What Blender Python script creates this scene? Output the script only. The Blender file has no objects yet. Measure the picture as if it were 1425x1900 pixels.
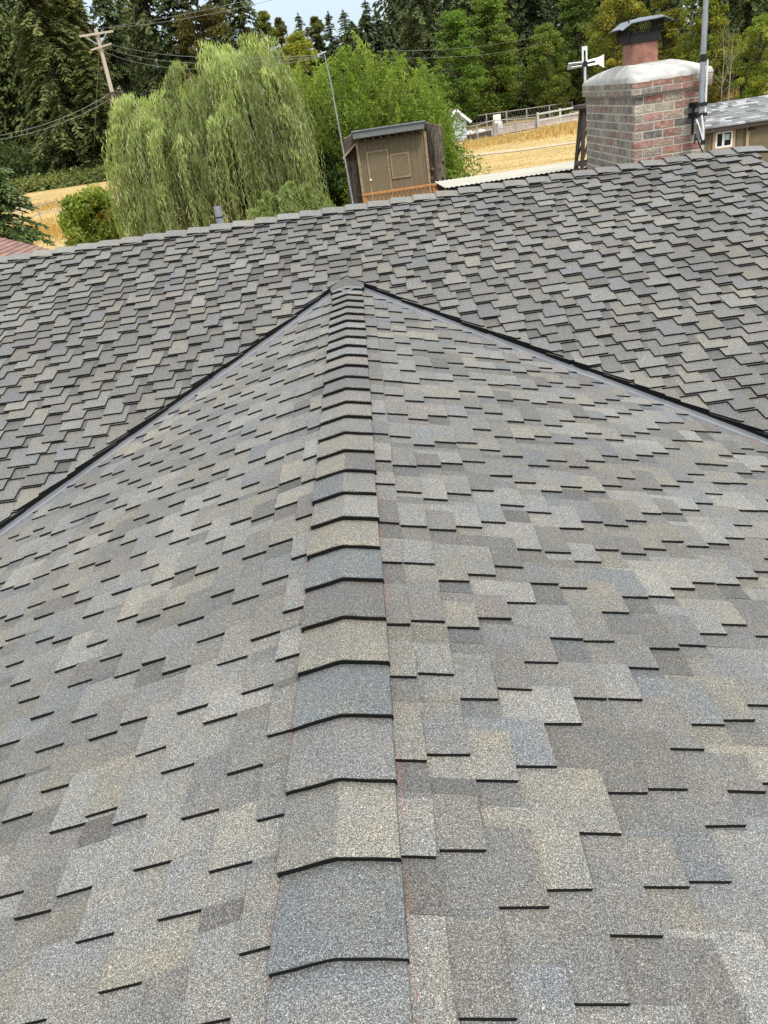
import bpy, math, random
import numpy as np
from mathutils import Vector, Matrix

SC = bpy.context.scene
COL = SC.collection
# ------------------------------------------------------------------ camera
F_PX, PITCH, ROLL, YAW = 1473.3, .4775, -.1506, -.0312      # photo is 1425 x 1900
S = 1.25                                                     # camera height above the wing ridge
ZR = 3.9                                                     # wing ridge height
CAM = np.array([.1727 * S, 0., ZR + S])
_cy, _sy = math.cos(YAW), math.sin(YAW)
FW = np.array([_sy * math.cos(PITCH), _cy * math.cos(PITCH), -math.sin(PITCH)])
_r = np.array([_cy, -_sy, 0.])
_u = np.cross(_r, FW)
RT = math.cos(ROLL) * _r + math.sin(ROLL) * _u
UP = -math.sin(ROLL) * _r + math.cos(ROLL) * _u
cam = bpy.data.objects.new('camera', bpy.data.cameras.new('camera'))
COL.objects.link(cam)
cam.matrix_world = Matrix(((RT[0], UP[0], -FW[0], CAM[0]), (RT[1], UP[1], -FW[1], CAM[1]),
                           (RT[2], UP[2], -FW[2], CAM[2]), (0, 0, 0, 1)))
cam.data.sensor_fit = 'HORIZONTAL'
cam.data.sensor_width = 36
cam.data.lens = 36 * F_PX / 1425
cam.data.clip_start = .05
cam.data.clip_end = 1500
SC.camera = cam
# ------------------------------------------------------------------ light
SUN_EL, SUN_AZ = math.radians(56), math.radians(150)         # azimuth clockwise from +Y
w = bpy.data.worlds.new('World')
SC.world = w
w.use_nodes = True
nt = w.node_tree
nt.nodes.clear()
wo = nt.nodes.new('ShaderNodeOutputWorld')
bg = nt.nodes.new('ShaderNodeBackground')
sky = nt.nodes.new('ShaderNodeTexSky')
sky.sky_type = 'NISHITA'
sky.sun_disc = False
sky.sun_elevation = SUN_EL
sky.sun_rotation = SUN_AZ
sky.dust_density = 2.0
sky.altitude = 50
tc = nt.nodes.new('ShaderNodeTexCoord')
mp = nt.nodes.new('ShaderNodeMapping')
mp.inputs['Scale'].default_value = (1, 1, 3.2)
nz = nt.nodes.new('ShaderNodeTexNoise')
nz.inputs['Scale'].default_value = 4.2
nz.inputs['Detail'].default_value = 7
nz.inputs['Roughness'].default_value = .58
cr = nt.nodes.new('ShaderNodeValToRGB')
cr.color_ramp.elements[0].position = .30
cr.color_ramp.elements[0].color = (.35, .35, .35, 1)
cr.color_ramp.elements[1].position = .60
cr.color_ramp.elements[1].color = (1, 1, 1, 1)
mx = nt.nodes.new('ShaderNodeMix')
mx.data_type = 'RGBA'
# the cloud deck: an overcast sky is about three times brighter overhead than at the horizon
sx_ = nt.nodes.new('ShaderNodeSeparateXYZ')
gr = nt.nodes.new('ShaderNodeValToRGB')
gr.color_ramp.elements[0].position = 0.
gr.color_ramp.elements[0].color = (.25, .315, .37, 1)
gr.color_ramp.elements[1].position = .9
gr.color_ramp.elements[1].color = (1.0, 1.0, .985, 1)
gm_ = nt.nodes.new('ShaderNodeVectorMath')
gm_.operation = 'SCALE'
gm_.inputs['Scale'].default_value = 11.
nt.links.new(tc.outputs['Generated'], sx_.inputs[0])
nt.links.new(sx_.outputs[2], gr.inputs[0])
nt.links.new(gr.outputs[0], gm_.inputs[0])
nt.links.new(gm_.outputs[0], mx.inputs['B'])
L = nt.links.new
L(tc.outputs['Generated'], mp.inputs['Vector'])
L(mp.outputs[0], nz.inputs['Vector'])
L(nz.outputs[0], cr.inputs[0])
L(cr.outputs[0], mx.inputs['Factor'])
L(sky.outputs[0], mx.inputs['A'])
L(mx.outputs['Result'], bg.inputs[0])
bg.inputs[1].default_value = .1
L(bg.outputs[0], wo.inputs[0])
sl = bpy.data.lights.new('sun', 'SUN')
sl.energy = 1.4
sl.angle = math.radians(14)
sl.color = (1, .96, .9)
so = bpy.data.objects.new('sun', sl)
COL.objects.link(so)
sd = Vector((math.sin(SUN_AZ) * math.cos(SUN_EL), math.cos(SUN_AZ) * math.cos(SUN_EL), math.sin(SUN_EL)))
so.rotation_euler = sd.to_track_quat('Z', 'Y').to_euler()
so.location = (0, 0, 40)
SC.view_settings.view_transform = 'Standard'
SC.view_settings.look = 'None'
SC.view_settings.exposure = 1.07
SC.view_settings.gamma = 1
SC.view_settings.use_curve_mapping = False
SC.render.engine = 'CYCLES'
SC.cycles.max_bounces = 5
SC.cycles.diffuse_bounces = 3
SC.cycles.transmission_bounces = 3
SC.cycles.use_denoising = False

# ------------------------------------------------------------------ helpers
R = random.Random(7)
RN = np.random.default_rng(11)


def ray(px, py):
    return FW * F_PX + RT * (px - 712.5) - UP * (py - 950)


def at_y(px, py, Y):
    d = ray(px, py)
    return CAM + d * ((Y - CAM[1]) / d[1])


def at_r(px, py, r):
    d = ray(px, py)
    return CAM + d * (r / math.hypot(d[0], d[1]))


def ter(y):
    return .03 * max(0, y - 35)


def on_ground(px, py):
    d = ray(px, py)
    d = d / d[1]
    t = -CAM[2] / d[2] if d[2] < 0 else 1e9
    if t > 35:
        t = (CAM[2] + .03 * 35) / (.03 - d[2])
    return CAM + d * t


class MB:
    """vertex / face collector; one mesh object per build"""

    def __init__(self):
        self.v, self.f, self.m, self.c = [], [], [], []

    def face(self, pts, mat=0, col=(1, 1, 1)):
        n = len(self.v)
        self.v += [tuple(p) for p in pts]
        self.f.append(tuple(range(n, n + len(pts))))
        self.m.append(mat)
        self.c.append(col)

    def grid(self, rows, mat=0, col=(1, 1, 1), closed=False):
        n = len(self.v)
        k = len(rows[0])
        for r in rows:
            self.v += [tuple(p) for p in r]
        for i in range(len(rows) - 1):
            for j in range(k if closed else k - 1):
                a, b = n + i * k + j, n + i * k + (j + 1) % k
                self.f.append((a, b, b + k, a + k))
                self.m.append(mat)
                self.c.append(col)

    def hexa(self, b, t, mat=0, col=(1, 1, 1)):
        """b, t: four bottom and four top corners (counter-clockwise from above)"""
        n = len(self.v)
        self.v += [tuple(p) for p in list(b) + list(t)]
        for q in ((3, 2, 1, 0), (4, 5, 6, 7), (0, 1, 5, 4), (1, 2, 6, 5), (2, 3, 7, 6), (3, 0, 4, 7)):
            self.f.append(tuple(n + i for i in q))
            self.m.append(mat)
            self.c.append(col)

    def box(self, x0, x1, y0, y1, z0, z1, mat=0, col=(1, 1, 1)):
        self.hexa([(x0, y0, z0), (x1, y0, z0), (x1, y1, z0), (x0, y1, z0)],
                  [(x0, y0, z1), (x1, y0, z1), (x1, y1, z1), (x0, y1, z1)], mat, col)

    def bar(self, a, b, w, h, up=(0, 0, 1), mat=0, col=(1, 1, 1)):
        """square bar from a to b"""
        a, b, up = Vector(a), Vector(b), Vector(up)
        d = (b - a).normalized()
        s = d.cross(up)
        if s.length < 1e-4:
            s = d.cross(Vector((0, 1, 0)))
        s = s.normalized() * w / 2
        u = s.cross(d).normalized() * h / 2
        self.hexa([a - s - u, a + s - u, a + s + u, a - s + u], [b - s - u, b + s - u, b + s + u, b - s + u], mat, col)

    def tube(self, pts, rad, n=8, mat=0, col=(1, 1, 1), cap=True):
        pts = [Vector(p) for p in pts]
        if not isinstance(rad, (list, tuple)):
            rad = [rad] * len(pts)
        rows = []
        ref = Vector((.3, 1, .1)) if abs((pts[-1] - pts[0]).normalized().z) > .7 else Vector((0, 0, 1))
        for i, p in enumerate(pts):
            d = (pts[min(i + 1, len(pts) - 1)] - pts[max(i - 1, 0)]).normalized()
            s = d.cross(ref).normalized()
            t = s.cross(d)
            rows.append([p + (s * math.cos(2 * math.pi * j / n) + t * math.sin(2 * math.pi * j / n)) * rad[i] for j in range(n)])
        self.grid(rows, mat, col, closed=True)
        if cap:
            self.face(rows[-1], mat, col)
            self.face(rows[0][::-1], mat, col)

    def build(self, name, mats, parent=None, smooth=False, tint=True, local=False):
        off = np.zeros(3)
        p = None if local else parent
        while p is not None:
            off += np.array(p.location)
            p = p.parent
        me = bpy.data.meshes.new(name)
        me.from_pydata([(a - off[0], b - off[1], c - off[2]) for a, b, c in self.v], [], self.f)
        if not isinstance(mats, (list, tuple)):
            mats = [mats]
        for m in mats:
            me.materials.append(m)
        me.polygons.foreach_set('material_index', self.m)
        if tint:
            at = me.attributes.new('tint', 'FLOAT_COLOR', 'FACE')
            at.data.foreach_set('color', np.array([list(c[:3]) + [1.] for c in self.c], 'f').ravel())
        if smooth:
            me.polygons.foreach_set('use_smooth', [True] * len(self.f))
        me.update()
        o = bpy.data.objects.new(name, me)
        COL.objects.link(o)
        o.parent = parent
        return o


def quads(name, P, cols, mat, parent=None):
    """P: (n,4,3) local corner positions, cols: (n,3)"""
    n = len(P)
    me = bpy.data.meshes.new(name)
    me.vertices.add(n * 4)
    me.vertices.foreach_set('co', np.ascontiguousarray(P, 'f').ravel())
    me.loops.add(n * 4)
    me.loops.foreach_set('vertex_index', np.arange(n * 4, dtype='i'))
    me.polygons.add(n)
    me.polygons.foreach_set('loop_start', np.arange(0, n * 4, 4, dtype='i'))
    me.materials.append(mat)
    at = me.attributes.new('tint', 'FLOAT_COLOR', 'FACE')
    at.data.foreach_set('color', np.concatenate([cols, np.ones((n, 1))], 1).astype('f').ravel())
    me.update(calc_edges=True)
    o = bpy.data.objects.new(name, me)
    COL.objects.link(o)
    o.parent = parent
    return o


def leaves(c, d, n, ln, wd):
    """diamond leaves: centres c, long axis d, rough normal n, lengths and widths"""
    d = d / np.linalg.norm(d, axis=1, keepdims=True)
    s = np.cross(d, n)
    s /= np.linalg.norm(s, axis=1, keepdims=True) + 1e-9
    ln = np.broadcast_to(ln, (len(c),))[:, None]
    wd = np.broadcast_to(wd, (len(c),))[:, None]
    return np.stack([c - d * ln * .5, c + s * wd * .5 - d * ln * .05, c + d * ln * .5, c - s * wd * .5 - d * ln * .05], 1)


def rdir(n):
    v = RN.normal(size=(n, 3))
    return v / np.linalg.norm(v, axis=1, keepdims=True)


def thing(name, label, cat, loc=(0, 0, 0), group=None):
    o = bpy.data.objects.new(name, None)
    o.empty_display_size = .3
    COL.objects.link(o)
    o.location = [float(q) for q in loc]
    tag(o, label, cat, group)
    return o


def tag(o, label=None, cat=None, group=None, kind=None):
    if label:
        o['label'] = label
    if cat:
        o['category'] = cat
    if group:
        o['group'] = group
    if kind:
        o['kind'] = kind
    return o


# ------------------------------------------------------------------ materials
def mat(name, col=(.5, .5, .5), rough=.7, metal=0., spec=.5):
    m = bpy.data.materials.new(name)
    m.use_nodes = True
    b = m.node_tree.nodes['Principled BSDF']
    b.inputs['Base Color'].default_value = (*col, 1)
    b.inputs['Roughness'].default_value = rough
    b.inputs['Metallic'].default_value = metal
    b.inputs['Specular IOR Level'].default_value = spec
    return m


class NG:
    """small node-graph helper on a material"""

    def __init__(self, m):
        self.t = m.node_tree
        self.b = self.t.nodes['Principled BSDF']

    def n(self, ty, **kw):
        q = self.t.nodes.new(ty)
        for k, v in kw.items():
            setattr(q, k, v)
        return q

    def link(self, a, b):
        self.t.links.new(a, b)

    def set(self, sock, v):
        if hasattr(v, 'is_output') or isinstance(v, bpy.types.NodeSocket):
            self.link(v, sock)
        else:
            sock.default_value = v

    def pos(self):
        return self.n('ShaderNodeNewGeometry').outputs['Position']

    def obj(self):
        return self.n('ShaderNodeTexCoord').outputs['Object']

    def mapping(self, v, scale=(1, 1, 1)):
        q = self.n('ShaderNodeMapping')
        q.inputs['Scale'].default_value = scale
        self.link(v, q.inputs['Vector'])
        return q.outputs[0]

    def noise(self, v, scale, detail=2, rough=.5):
        q = self.n('ShaderNodeTexNoise')
        q.inputs['Scale'].default_value = scale
        q.inputs['Detail'].default_value = detail
        q.inputs['Roughness'].default_value = rough
        self.link(v, q.inputs['Vector'])
        return q.outputs[0]

    def ramp(self, f, stops, interp='LINEAR'):
        q = self.n('ShaderNodeValToRGB')
        e = q.color_ramp.elements
        q.color_ramp.interpolation = interp
        while len(e) < len(stops):
            e.new(.5)
        for i, (p, c) in enumerate(stops):
            e[i].position = p
            e[i].color = (*c, 1) if hasattr(c, '__len__') else (c, c, c, 1)
        self.link(f, q.inputs[0])
        return q.outputs[0]

    def mix(self, f, a, b, mode='MIX'):
        q = self.n('ShaderNodeMix', data_type='RGBA', blend_type=mode)
        self.set(q.inputs['Factor'], f)
        for k, v in (('A', a), ('B', b)):
            if isinstance(v, tuple):
                v = (*v, 1)
            self.set(q.inputs[k], v)
        return q.outputs['Result']

    def math(self, op, a, b=0., c=0.):
        q = self.n('ShaderNodeMath', operation=op)
        self.set(q.inputs[0], a)
        self.set(q.inputs[1], b)
        self.set(q.inputs[2], c)
        return q.outputs[0]

    def tint(self):
        q = self.n('ShaderNodeAttribute', attribute_name='tint')
        return q.outputs['Color']

    def base(self, s):
        self.link(s, self.b.inputs['Base Color'])

    def bump(self, h, strength=.3, dist=.01):
        q = self.n('ShaderNodeBump')
        q.inputs['Strength'].default_value = strength
        q.inputs['Distance'].default_value = dist
        self.link(h, q.inputs['Height'])
        self.link(q.outputs[0], self.b.inputs['Normal'])


def shingle_mat(name, chalk=False, gran=1.):
    m = mat(name, rough=.78, spec=.5)
    g = NG(m)
    p = g.pos()
    t = g.tint()
    # granules: light and dark specks a few millimetres across
    n1 = g.noise(p, 430, 2, .75)
    n2 = g.noise(p, 190, 1, .5)
    sp = g.ramp(n1, [(.31, .16), (.46, .68), (.54, .98), (.66, 2.85)])
    sp2 = g.ramp(n2, [(.3, .70), (.7, 1.30)])
    n3 = g.noise(p, 9, 4, .6)
    warm = g.ramp(n3, [(.38, (.93, .96, 1.0)), (.62, (1.06, 1.03, .96))])
    n4 = g.noise(p, 1.3, 3, .5)
    dirt = g.ramp(n4, [(.3, .88), (.7, 1.1)])
    c = g.mix(1., t, sp, 'MULTIPLY')
    c = g.mix(1., c, sp2, 'MULTIPLY')
    c = g.mix(1., c, warm, 'MULTIPLY')
    c = g.mix(1., c, dirt, 'MULTIPLY')
    if chalk:
        # red snapped chalk line along the edge of the ridge caps
        sx = g.n('ShaderNodeSeparateXYZ')
        g.link(p, sx.inputs[0])
        ax = g.math('ABSOLUTE', sx.outputs[0])
        wob = g.noise(g.mapping(p, (0, 1, 0)), 2.2, 3)
        d = g.math('ABSOLUTE', g.math('SUBTRACT', ax, g.math('MULTIPLY_ADD', wob, .012, .1185)))
        line = g.ramp(d, [(.001, 1.), (.007, 0.)])
        br = g.ramp(g.noise(p, 6, 3, .7), [(.46, 0.), (.66, 1.)])
        spk = g.ramp(g.noise(p, 240, 1), [(.42, 0.), (.55, 1.)])
        k = g.math('MULTIPLY', g.math('MULTIPLY', line, br), g.math('MULTIPLY', spk, .45))
        c = g.mix(k, c, (.42, .10, .085))
        # and the faint red overspray of the line snapped beside the right valley
        vy = g.math('SUBTRACT', g.math('MULTIPLY_ADD', ax, -.9893, VD - VG_CHALK), sx.outputs[1])
        dv = g.math('ABSOLUTE', vy)
        lv = g.ramp(dv, [(.004, 1.), (.05, 0.)])
        right = g.math('GREATER_THAN', sx.outputs[0], 0.)
        k2 = g.math('MULTIPLY', g.math('MULTIPLY', lv, right), g.math('MULTIPLY', g.math('MULTIPLY', spk, br), .4))
        c = g.mix(k2, c, (.45, .13, .10))
    g.base(c)
    g.bump(n1, .55 * gran, .0022)
    return m


VD, VG_CHALK = 6.361, .16
M_SH = shingle_mat('granule_shingle')
M_SHC = shingle_mat('granule_shingle_chalked', True)
M_EDGE = mat('asphalt_and_shadow_edge', (.009, .009, .009), .9, 0, .2)  # black cut asphalt; on ridge caps it also paints the shadow beneath
M_FELT = mat('roofing_felt', (.05, .05, .05), .9)


def simple(name, col, rough=.7, metal=0., scale=6, var=.25, spec=.5, stretch=(1, 1, 1), bump=.0):
    m = mat(name, col, rough, metal, spec)
    g = NG(m)
    n = g.noise(g.mapping(g.obj(), stretch), scale, 5, .6)
    f = g.ramp(n, [(.3, 1 - var), (.7, 1 + var)])
    g.base(g.mix(1., g.mix(1., tuple(col), g.tint(), 'MULTIPLY'), f, 'MULTIPLY'))
    if bump:
        g.bump(n, bump, .01)
    return m


M_FLASH = simple('painted_valley_metal', (.18, .19, .205), .42, .3, 3, .15)
M_GALV = simple('galvanised_steel', (.42, .44, .46), .42, .75, 9, .2)
M_BLACK = simple('black_metal', (.015, .015, .016), .5, .3)
M_LID = simple('weathered_lid_steel', (.20, .22, .23), .38, .6, 14, .3)
M_WHITE = simple('white_paint', (.78, .78, .76), .55, 0, 8, .08)
M_BRICK = mat('weathered_brick', rough=.9, spec=.3)
g = NG(M_BRICK)
_p = g.obj()
_n = g.noise(g.mapping(_p, (1, 1, 1.8)), 26, 5, .7)
_w = g.ramp(g.noise(_p, 11, 5, .75), [(.50, 0.), (.66, .55)])
_c = g.mix(1., g.tint(), g.ramp(_n, [(.28, .42), (.72, 1.55)]), 'MULTIPLY')
g.base(g.mix(_w, _c, (.44, .41, .36)))
g.bump(_n, .7, .01)
M_MORTAR = simple('mortar', (.50, .455, .385), .9, 0, 40, .2, bump=.5)
M_CROWN = simple('white_mortar_wash', (.44, .43, .40), .88, 0, 9, .24, bump=.7)
M_TERRA = simple('terracotta_flue', (.30, .135, .095), .75, 0, 16, .35, bump=.2)
M_SOOT = simple('sooty_band', (.016, .016, .015), .85)
M_DKWOOD = simple('dark_stained_wood', (.055, .038, .026), .75, 0, 10, .3)
M_BROWN = simple('brown_siding', (.165, .128, .074), .75, 0, 5, .1)
M_TRIMW = simple('raw_pine_trim', (.40, .27, .155), .7, 0, 6, .18)
M_OLDTRIM = simple('worn_brown_trim', (.27, .20, .115), .75, 0, 12, .35)
M_CEDAR = simple('orange_cedar_deck', (.42, .185, .055), .65, 0, 9, .25)
M_GREYTIN = simple('grey_fascia', (.155, .165, .16), .55, 0, 8, .12)
M_CORR = simple('cream_corrugated_sheet', (.42, .395, .32), .6, 0, 3, .12)
M_POLEW = simple('utility_pole_wood', (.46, .40, .33), .85, 0, 8, .2, stretch=(4, 4, .6))
M_INS = simple('brown_insulator', (.10, .06, .045), .35)
M_WIRE = simple('aluminium_wire', (.22, .23, .22), .5, .2)
M_BLUEW = simple('pale_blue_siding', (.52, .60, .60), .7, 0, 4, .08)
M_REDSH = mat('red_brown_shingle', (.3, .15, .12), .9)
M_GREYSH = simple('grey_shed_shingle', (.20, .205, .20), .85, 0, 30, .3)
M_GLASS = mat('dark_window_glass', (.012, .011, .012), .06)
M_STONEY = simple('bleached_rock', (.5, .5, .48), .9, 0, 3, .2)
M_POSTG = simple('weathered_post', (.34, .31, .27), .85)
M_STEM = simple('pale_stem', (.20, .18, .145), .9)
M_WALLP = simple('house_wall_paint', (.45, .42, .37), .8)

g = NG(M_REDSH)
_p = g.obj()
_c = g.mix(1., g.tint(), g.ramp(g.noise(_p, 40, 2, .7), [(.3, .7), (.7, 1.3)]), 'MULTIPLY')
g.base(_c)

# bark
def bark(name, c0, c1, sc=(5, 5, .9)):
    m = mat(name, c0, .95, 0, .2)
    g = NG(m)
    n = g.noise(g.mapping(g.obj(), sc), 5, 6, .7)
    g.base(g.ramp(n, [(.35, c0), (.62, c1)]))
    g.bump(n, 1., .05)
    return m


M_BARK = bark('ridged_bark', (.045, .036, .028), (.20, .17, .135))
M_BARKD = bark('dark_bark', (.03, .022, .016), (.10, .075, .055))


def leafmat(name, trans=.48, rough=.55):
    m = mat(name, (.1, .1, .1), rough, 0, .3)
    g = NG(m)
    oi = g.n('ShaderNodeObjectInfo')
    c = g.mix(1., g.tint(), oi.outputs['Color'], 'MULTIPLY')
    g.base(c)
    tr = g.n('ShaderNodeBsdfTranslucent')
    cc = g.mix(1., c, (1.25, 1.15, .55), 'MULTIPLY')
    g.link(cc, tr.inputs[0])
    ms = g.n('ShaderNodeMixShader')
    ms.inputs[0].default_value = trans
    g.link(g.b.outputs[0], ms.inputs[1])
    g.link(tr.outputs[0], ms.inputs[2])
    g.link(ms.outputs[0], g.t.nodes['Material Output'].inputs[0])
    return m


M_LEAF = leafmat('leaf')
M_NEEDLE = leafmat('needle_spray', .22, .7)
M_DRY = leafmat('dry_grass_blade', .3, .8)

# ground
M_GROUND = mat('rough_ground', rough=.95, spec=.1)
g = NG(M_GROUND)
_p = g.pos()
_n = g.noise(_p, .12, 6, .6)
_f = g.noise(_p, 3.0, 4, .7)
_c = g.ramp(_n, [(.38, (.045, .06, .018)), (.52, (.10, .085, .035)), (.66, (.20, .135, .05))])
g.base(g.mix(1., _c, g.ramp(_f, [(.3, .65), (.7, 1.35)]), 'MULTIPLY'))
g.bump(_f, .8, .1)

M_FIELD = mat('dry_mown_grass', rough=.95, spec=.1)
g = NG(M_FIELD)
_p = g.pos()
_n = g.noise(_p, .10, 5, .6)
_r1 = g.noise(g.mapping(_p, (.25, 2.2, 1)), .9, 5, .65)
_f = g.noise(g.mapping(_p, (1, 1.6, 1)), 4.5, 4, .75)
_c = g.ramp(_r1, [(.3, (.31, .215, .085)), (.5, (.47, .345, .15)), (.68, (.57, .44, .215))])
_c = g.mix(g.ramp(_n, [(.5, 0.), (.7, .5)]), _c, (.50, .36, .14))
g.base(g.mix(1., _c, g.ramp(_f, [(.25, .55), (.75, 1.4)]), 'MULTIPLY'))
g.bump(_f, 1., .08)

M_DIRT = mat('pale_dirt', rough=.95, spec=.1)
g = NG(M_DIRT)
_f = g.noise(g.pos(), 1.2, 6, .7)
g.base(g.ramp(_f, [(.3, (.20, .15, .115)), (.7, (.42, .35, .29))]))

# ------------------------------------------------------------------ the setting
def sheet(name, x0, x1, ys, m, dz):
    b = MB()
    for a, c in zip(ys[:-1], ys[1:]):
        b.face([(x0, a, ter(a) + dz), (x1, a, ter(a) + dz), (x1, c, ter(c) + dz), (x0, c, ter(c) + dz)])
    o = b.build(name, m, tint=False)
    o['kind'] = 'structure'
    return o


sheet('ground', -500, 500, (-120, 35, 400, 900), M_GROUND, 0)
sheet('dry_field', -70, 60, (22, 35, 84.2), M_FIELD, .03)


def strip(name, pts, wd, m, dz):
    """a strip of ground following photo points projected to the terrain"""
    b = MB()
    rows = []
    for k, (px, py) in enumerate(pts):
        p = on_ground(px, py)
        ww = wd[k] if isinstance(wd, (list, tuple)) else wd
        rows.append([(p[0], p[1] - ww / 2, ter(p[1] - ww / 2) + dz), (p[0], p[1] + ww / 2, ter(p[1] + ww / 2) + dz)])
    for a, c in zip(rows[:-1], rows[1:]):
        b.face([a[0], c[0], c[1], a[1]])
    o = b.build(name, m, tint=False)
    o['kind'] = 'structure'


M_TRACK = mat('pale_gravel', rough=.95, spec=.1)
g = NG(M_TRACK)
_f = g.noise(g.pos(), 2.5, 6, .7)
g.base(g.ramp(_f, [(.3, (.34, .27, .16)), (.7, (.52, .46, .34))]))
strip('gravel_track', [(780, 301), (830, 297), (900, 287), (970, 279), (1040, 269), (1120, 258), (1250, 238), (1420, 214)], 1.3, M_TRACK, .06)
strip('gravel_road', [(-60, 393), (30, 389), (75, 384), (140, 376), (230, 364)], [3.2, 3.2, 3.2, 2.6, 2.2], M_TRACK, .06)
strip('dirt_drive', [(800, 262), (870, 253), (920, 245), (1000, 231), (1090, 216)], [9, 9, 8, 6, 4], M_DIRT, .09)

# ------------------------------------------------------------------ the house
house = thing('house', 'grey architectural shingle roofed house with brick chimney, filling the foreground', 'house', (0, 4, 0))
SL = .3285
EX = .1027                                      # shingle exposure
NRM = math.hypot(1, SL)
YM = VD + .4004 / SL                            # main ridge y
ZM = ZR + .4004
XR = 3.66                                       # right rake of main roof
XL = -8.5
WING = 3.4

PAL = [((.152, .149, .139), 36), ((.140, .143, .141), 14), ((.172, .163, .140), 18), ((.124, .119, .110), 16),
       ((.174, .170, .157), 20), ((.156, .143, .130), 2)]
PCH = [c for c, n in PAL for _ in range(n)]


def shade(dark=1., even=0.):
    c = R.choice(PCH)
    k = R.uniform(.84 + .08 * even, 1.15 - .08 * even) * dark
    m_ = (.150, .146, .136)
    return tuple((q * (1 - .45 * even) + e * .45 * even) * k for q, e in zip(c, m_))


def clip(poly, tags, a, b, c, tg):
    """keep a*u+b*v+c >= 0; every edge carries a tag"""
    out, ot = [], []
    n = len(poly)
    for i in range(n):
        p, q = poly[i], poly[(i + 1) % n]
        dp, dq = a * p[0] + b * p[1] + c, a * q[0] + b * q[1] + c
        if dp >= 0:
            out.append(p)
            if dq >= 0:
                ot.append(tags[i])
            else:
                ot.append(tags[i])
                t = dp / (dp - dq)
                out.append((p[0] + (q[0] - p[0]) * t, p[1] + (q[1] - p[1]) * t))
                ot.append(tg)
        elif dq >= 0:
            t = dp / (dp - dq)
            out.append((p[0] + (q[0] - p[0]) * t, p[1] + (q[1] - p[1]) * t))
            ot.append(tags[i])
    return out, ot


def shingles(name, O, U, V, N, u0, u1, vmax, halfplanes, base=0., T=.021, cut=.024, mats=None, dark=1., shift=.11, even=0., sc=1.):
    O, U, V, N = [np.array(q, float) for q in (O, U, V, N)]
    b = MB()
    TH = T / 2 + .0012

    def piece(poly, tags, vb, col, lift, tilt, sides):
        for hs in (halfplanes if isinstance(halfplanes[0], list) else [halfplanes]):
            piece1(poly, tags, vb, col, lift, tilt, sides, hs)

    def piece1(poly, tags, vb, col, lift, tilt, sides, hs):
        ref = poly[0][0]
        for q_, (a, bb, c) in enumerate(hs):
            poly, tags = clip(poly, tags, a, bb, c + (wob if q_ == 0 else 0), 'top' if (a and not bb and c == 0) else 'cut')
            if len(poly) < 3:
                return
        def P(q, dz=0.):
            h = base + T * (1 - (q[1] - vb) / (2.3 * EX)) + lift * max(0, 1 - (q[1] - vb) / EX) + dz + tilt * (q[0] - ref)
            return O + U * q[0] + V * q[1] + N * h
        b.face([P(q) for q in poly], 0, col)
        for i in range(len(poly)):
            p, q = poly[i], poly[(i + 1) % len(poly)]
            tg = tags[i]
            if tg == 'top' or (tg == 'side' and not sides):
                continue
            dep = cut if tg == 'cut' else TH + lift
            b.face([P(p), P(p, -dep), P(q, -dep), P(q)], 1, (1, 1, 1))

    k = 0
    vb = 0.
    while vb < vmax:
        seq = [(.15, .115), (.175, .12), (.125, .105), (.19, .13)]
        per = sc * sum(a + c for a, c in seq)
        u = u0 - per + (k * shift + R.uniform(-.011, .011) * (1 if even == 0 else 5)) % per
        kv = vb
        wob = R.gauss(0, .0045)
        si = R.randrange(4) if even else 0
        while u < u1:
            wt, wg = seq[si % 4]
            si += 1
            wt *= sc * R.uniform(.94, 1.07)
            wg *= sc
            wg *= R.uniform(.85, 1.15)
            j = lambda s: R.gauss(0, s)
            a, c, e = u, u + wt, u + wt + wg
            v1 = kv + EX * 2.25
            tp = R.uniform(.0, .006)
            blend = shade(dark, even)
            v00, v01 = kv + j(.0022), kv + j(.0022)
            poly = [(a + tp, v00), (c - tp, v01), (c, kv + EX * .95), (c, v1), (a, v1), (a, kv + EX * .95)]
            piece(poly, ['butt', 'side', 'side', 'top', 'side', 'side'], kv, blend, abs(j(.0012)), j(.004), True)
            g0 = kv + EX * R.uniform(.93, .98)
            gc = shade(dark * .77, even) if R.random() < .6 else tuple(q * .77 for q in blend)
            poly = [(c, g0 + j(.001)), (e, g0 + j(.001)), (e, v1), (c, v1)]
            piece(poly, ['butt', 'side', 'top', 'side'], kv, gc, 0., 0., False)
            u = e
        vb += EX
        k += 1
    return b.build(name, mats or [M_SH, M_EDGE], house)


ROOF_DECK = MB()
# wing, right and left: u runs along +Y, v up the slope
for sg in (1, -1):
    vtot = WING * NRM
    # valley in plan: y = VD - |x| ; |x| = WING - v/NRM
    gapv = .046
    hp = [(-1, 1 / NRM, VD - WING - gapv * 1.414),        # VD - |x| - gap - y >= 0
          (0, -1, vtot - .095 * NRM)]
    shingles('roof_slope', (sg * WING, 0, ZR - SL * WING - .017), (0, 1, 0), (-sg / NRM, 0, SL / NRM), (sg * SL / NRM, 0, 1 / NRM),
             -2.2, 6.6, vtot, hp, mats=[M_SHC, M_EDGE], shift=-sg * .104)
    ROOF_DECK.hexa([(sg * .02, -2.2, ZR - .20), (sg * WING, -2.2, ZR - .20 - SL * WING), (sg * WING, VD - WING, ZR - .20 - SL * WING), (sg * .02, VD, ZR - .2)],
                   [(sg * .02, -2.2, ZR - .046), (sg * WING, -2.2, ZR - .042 - SL * WING), (sg * WING, VD - WING, ZR - .042 - SL * WING), (sg * .02, VD, ZR - .046)])
# main slope: u along +X, v up-slope (+Y)
vtop = (YM - (VD - WING)) * NRM
y_of = VD - WING
gm = .04
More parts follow.
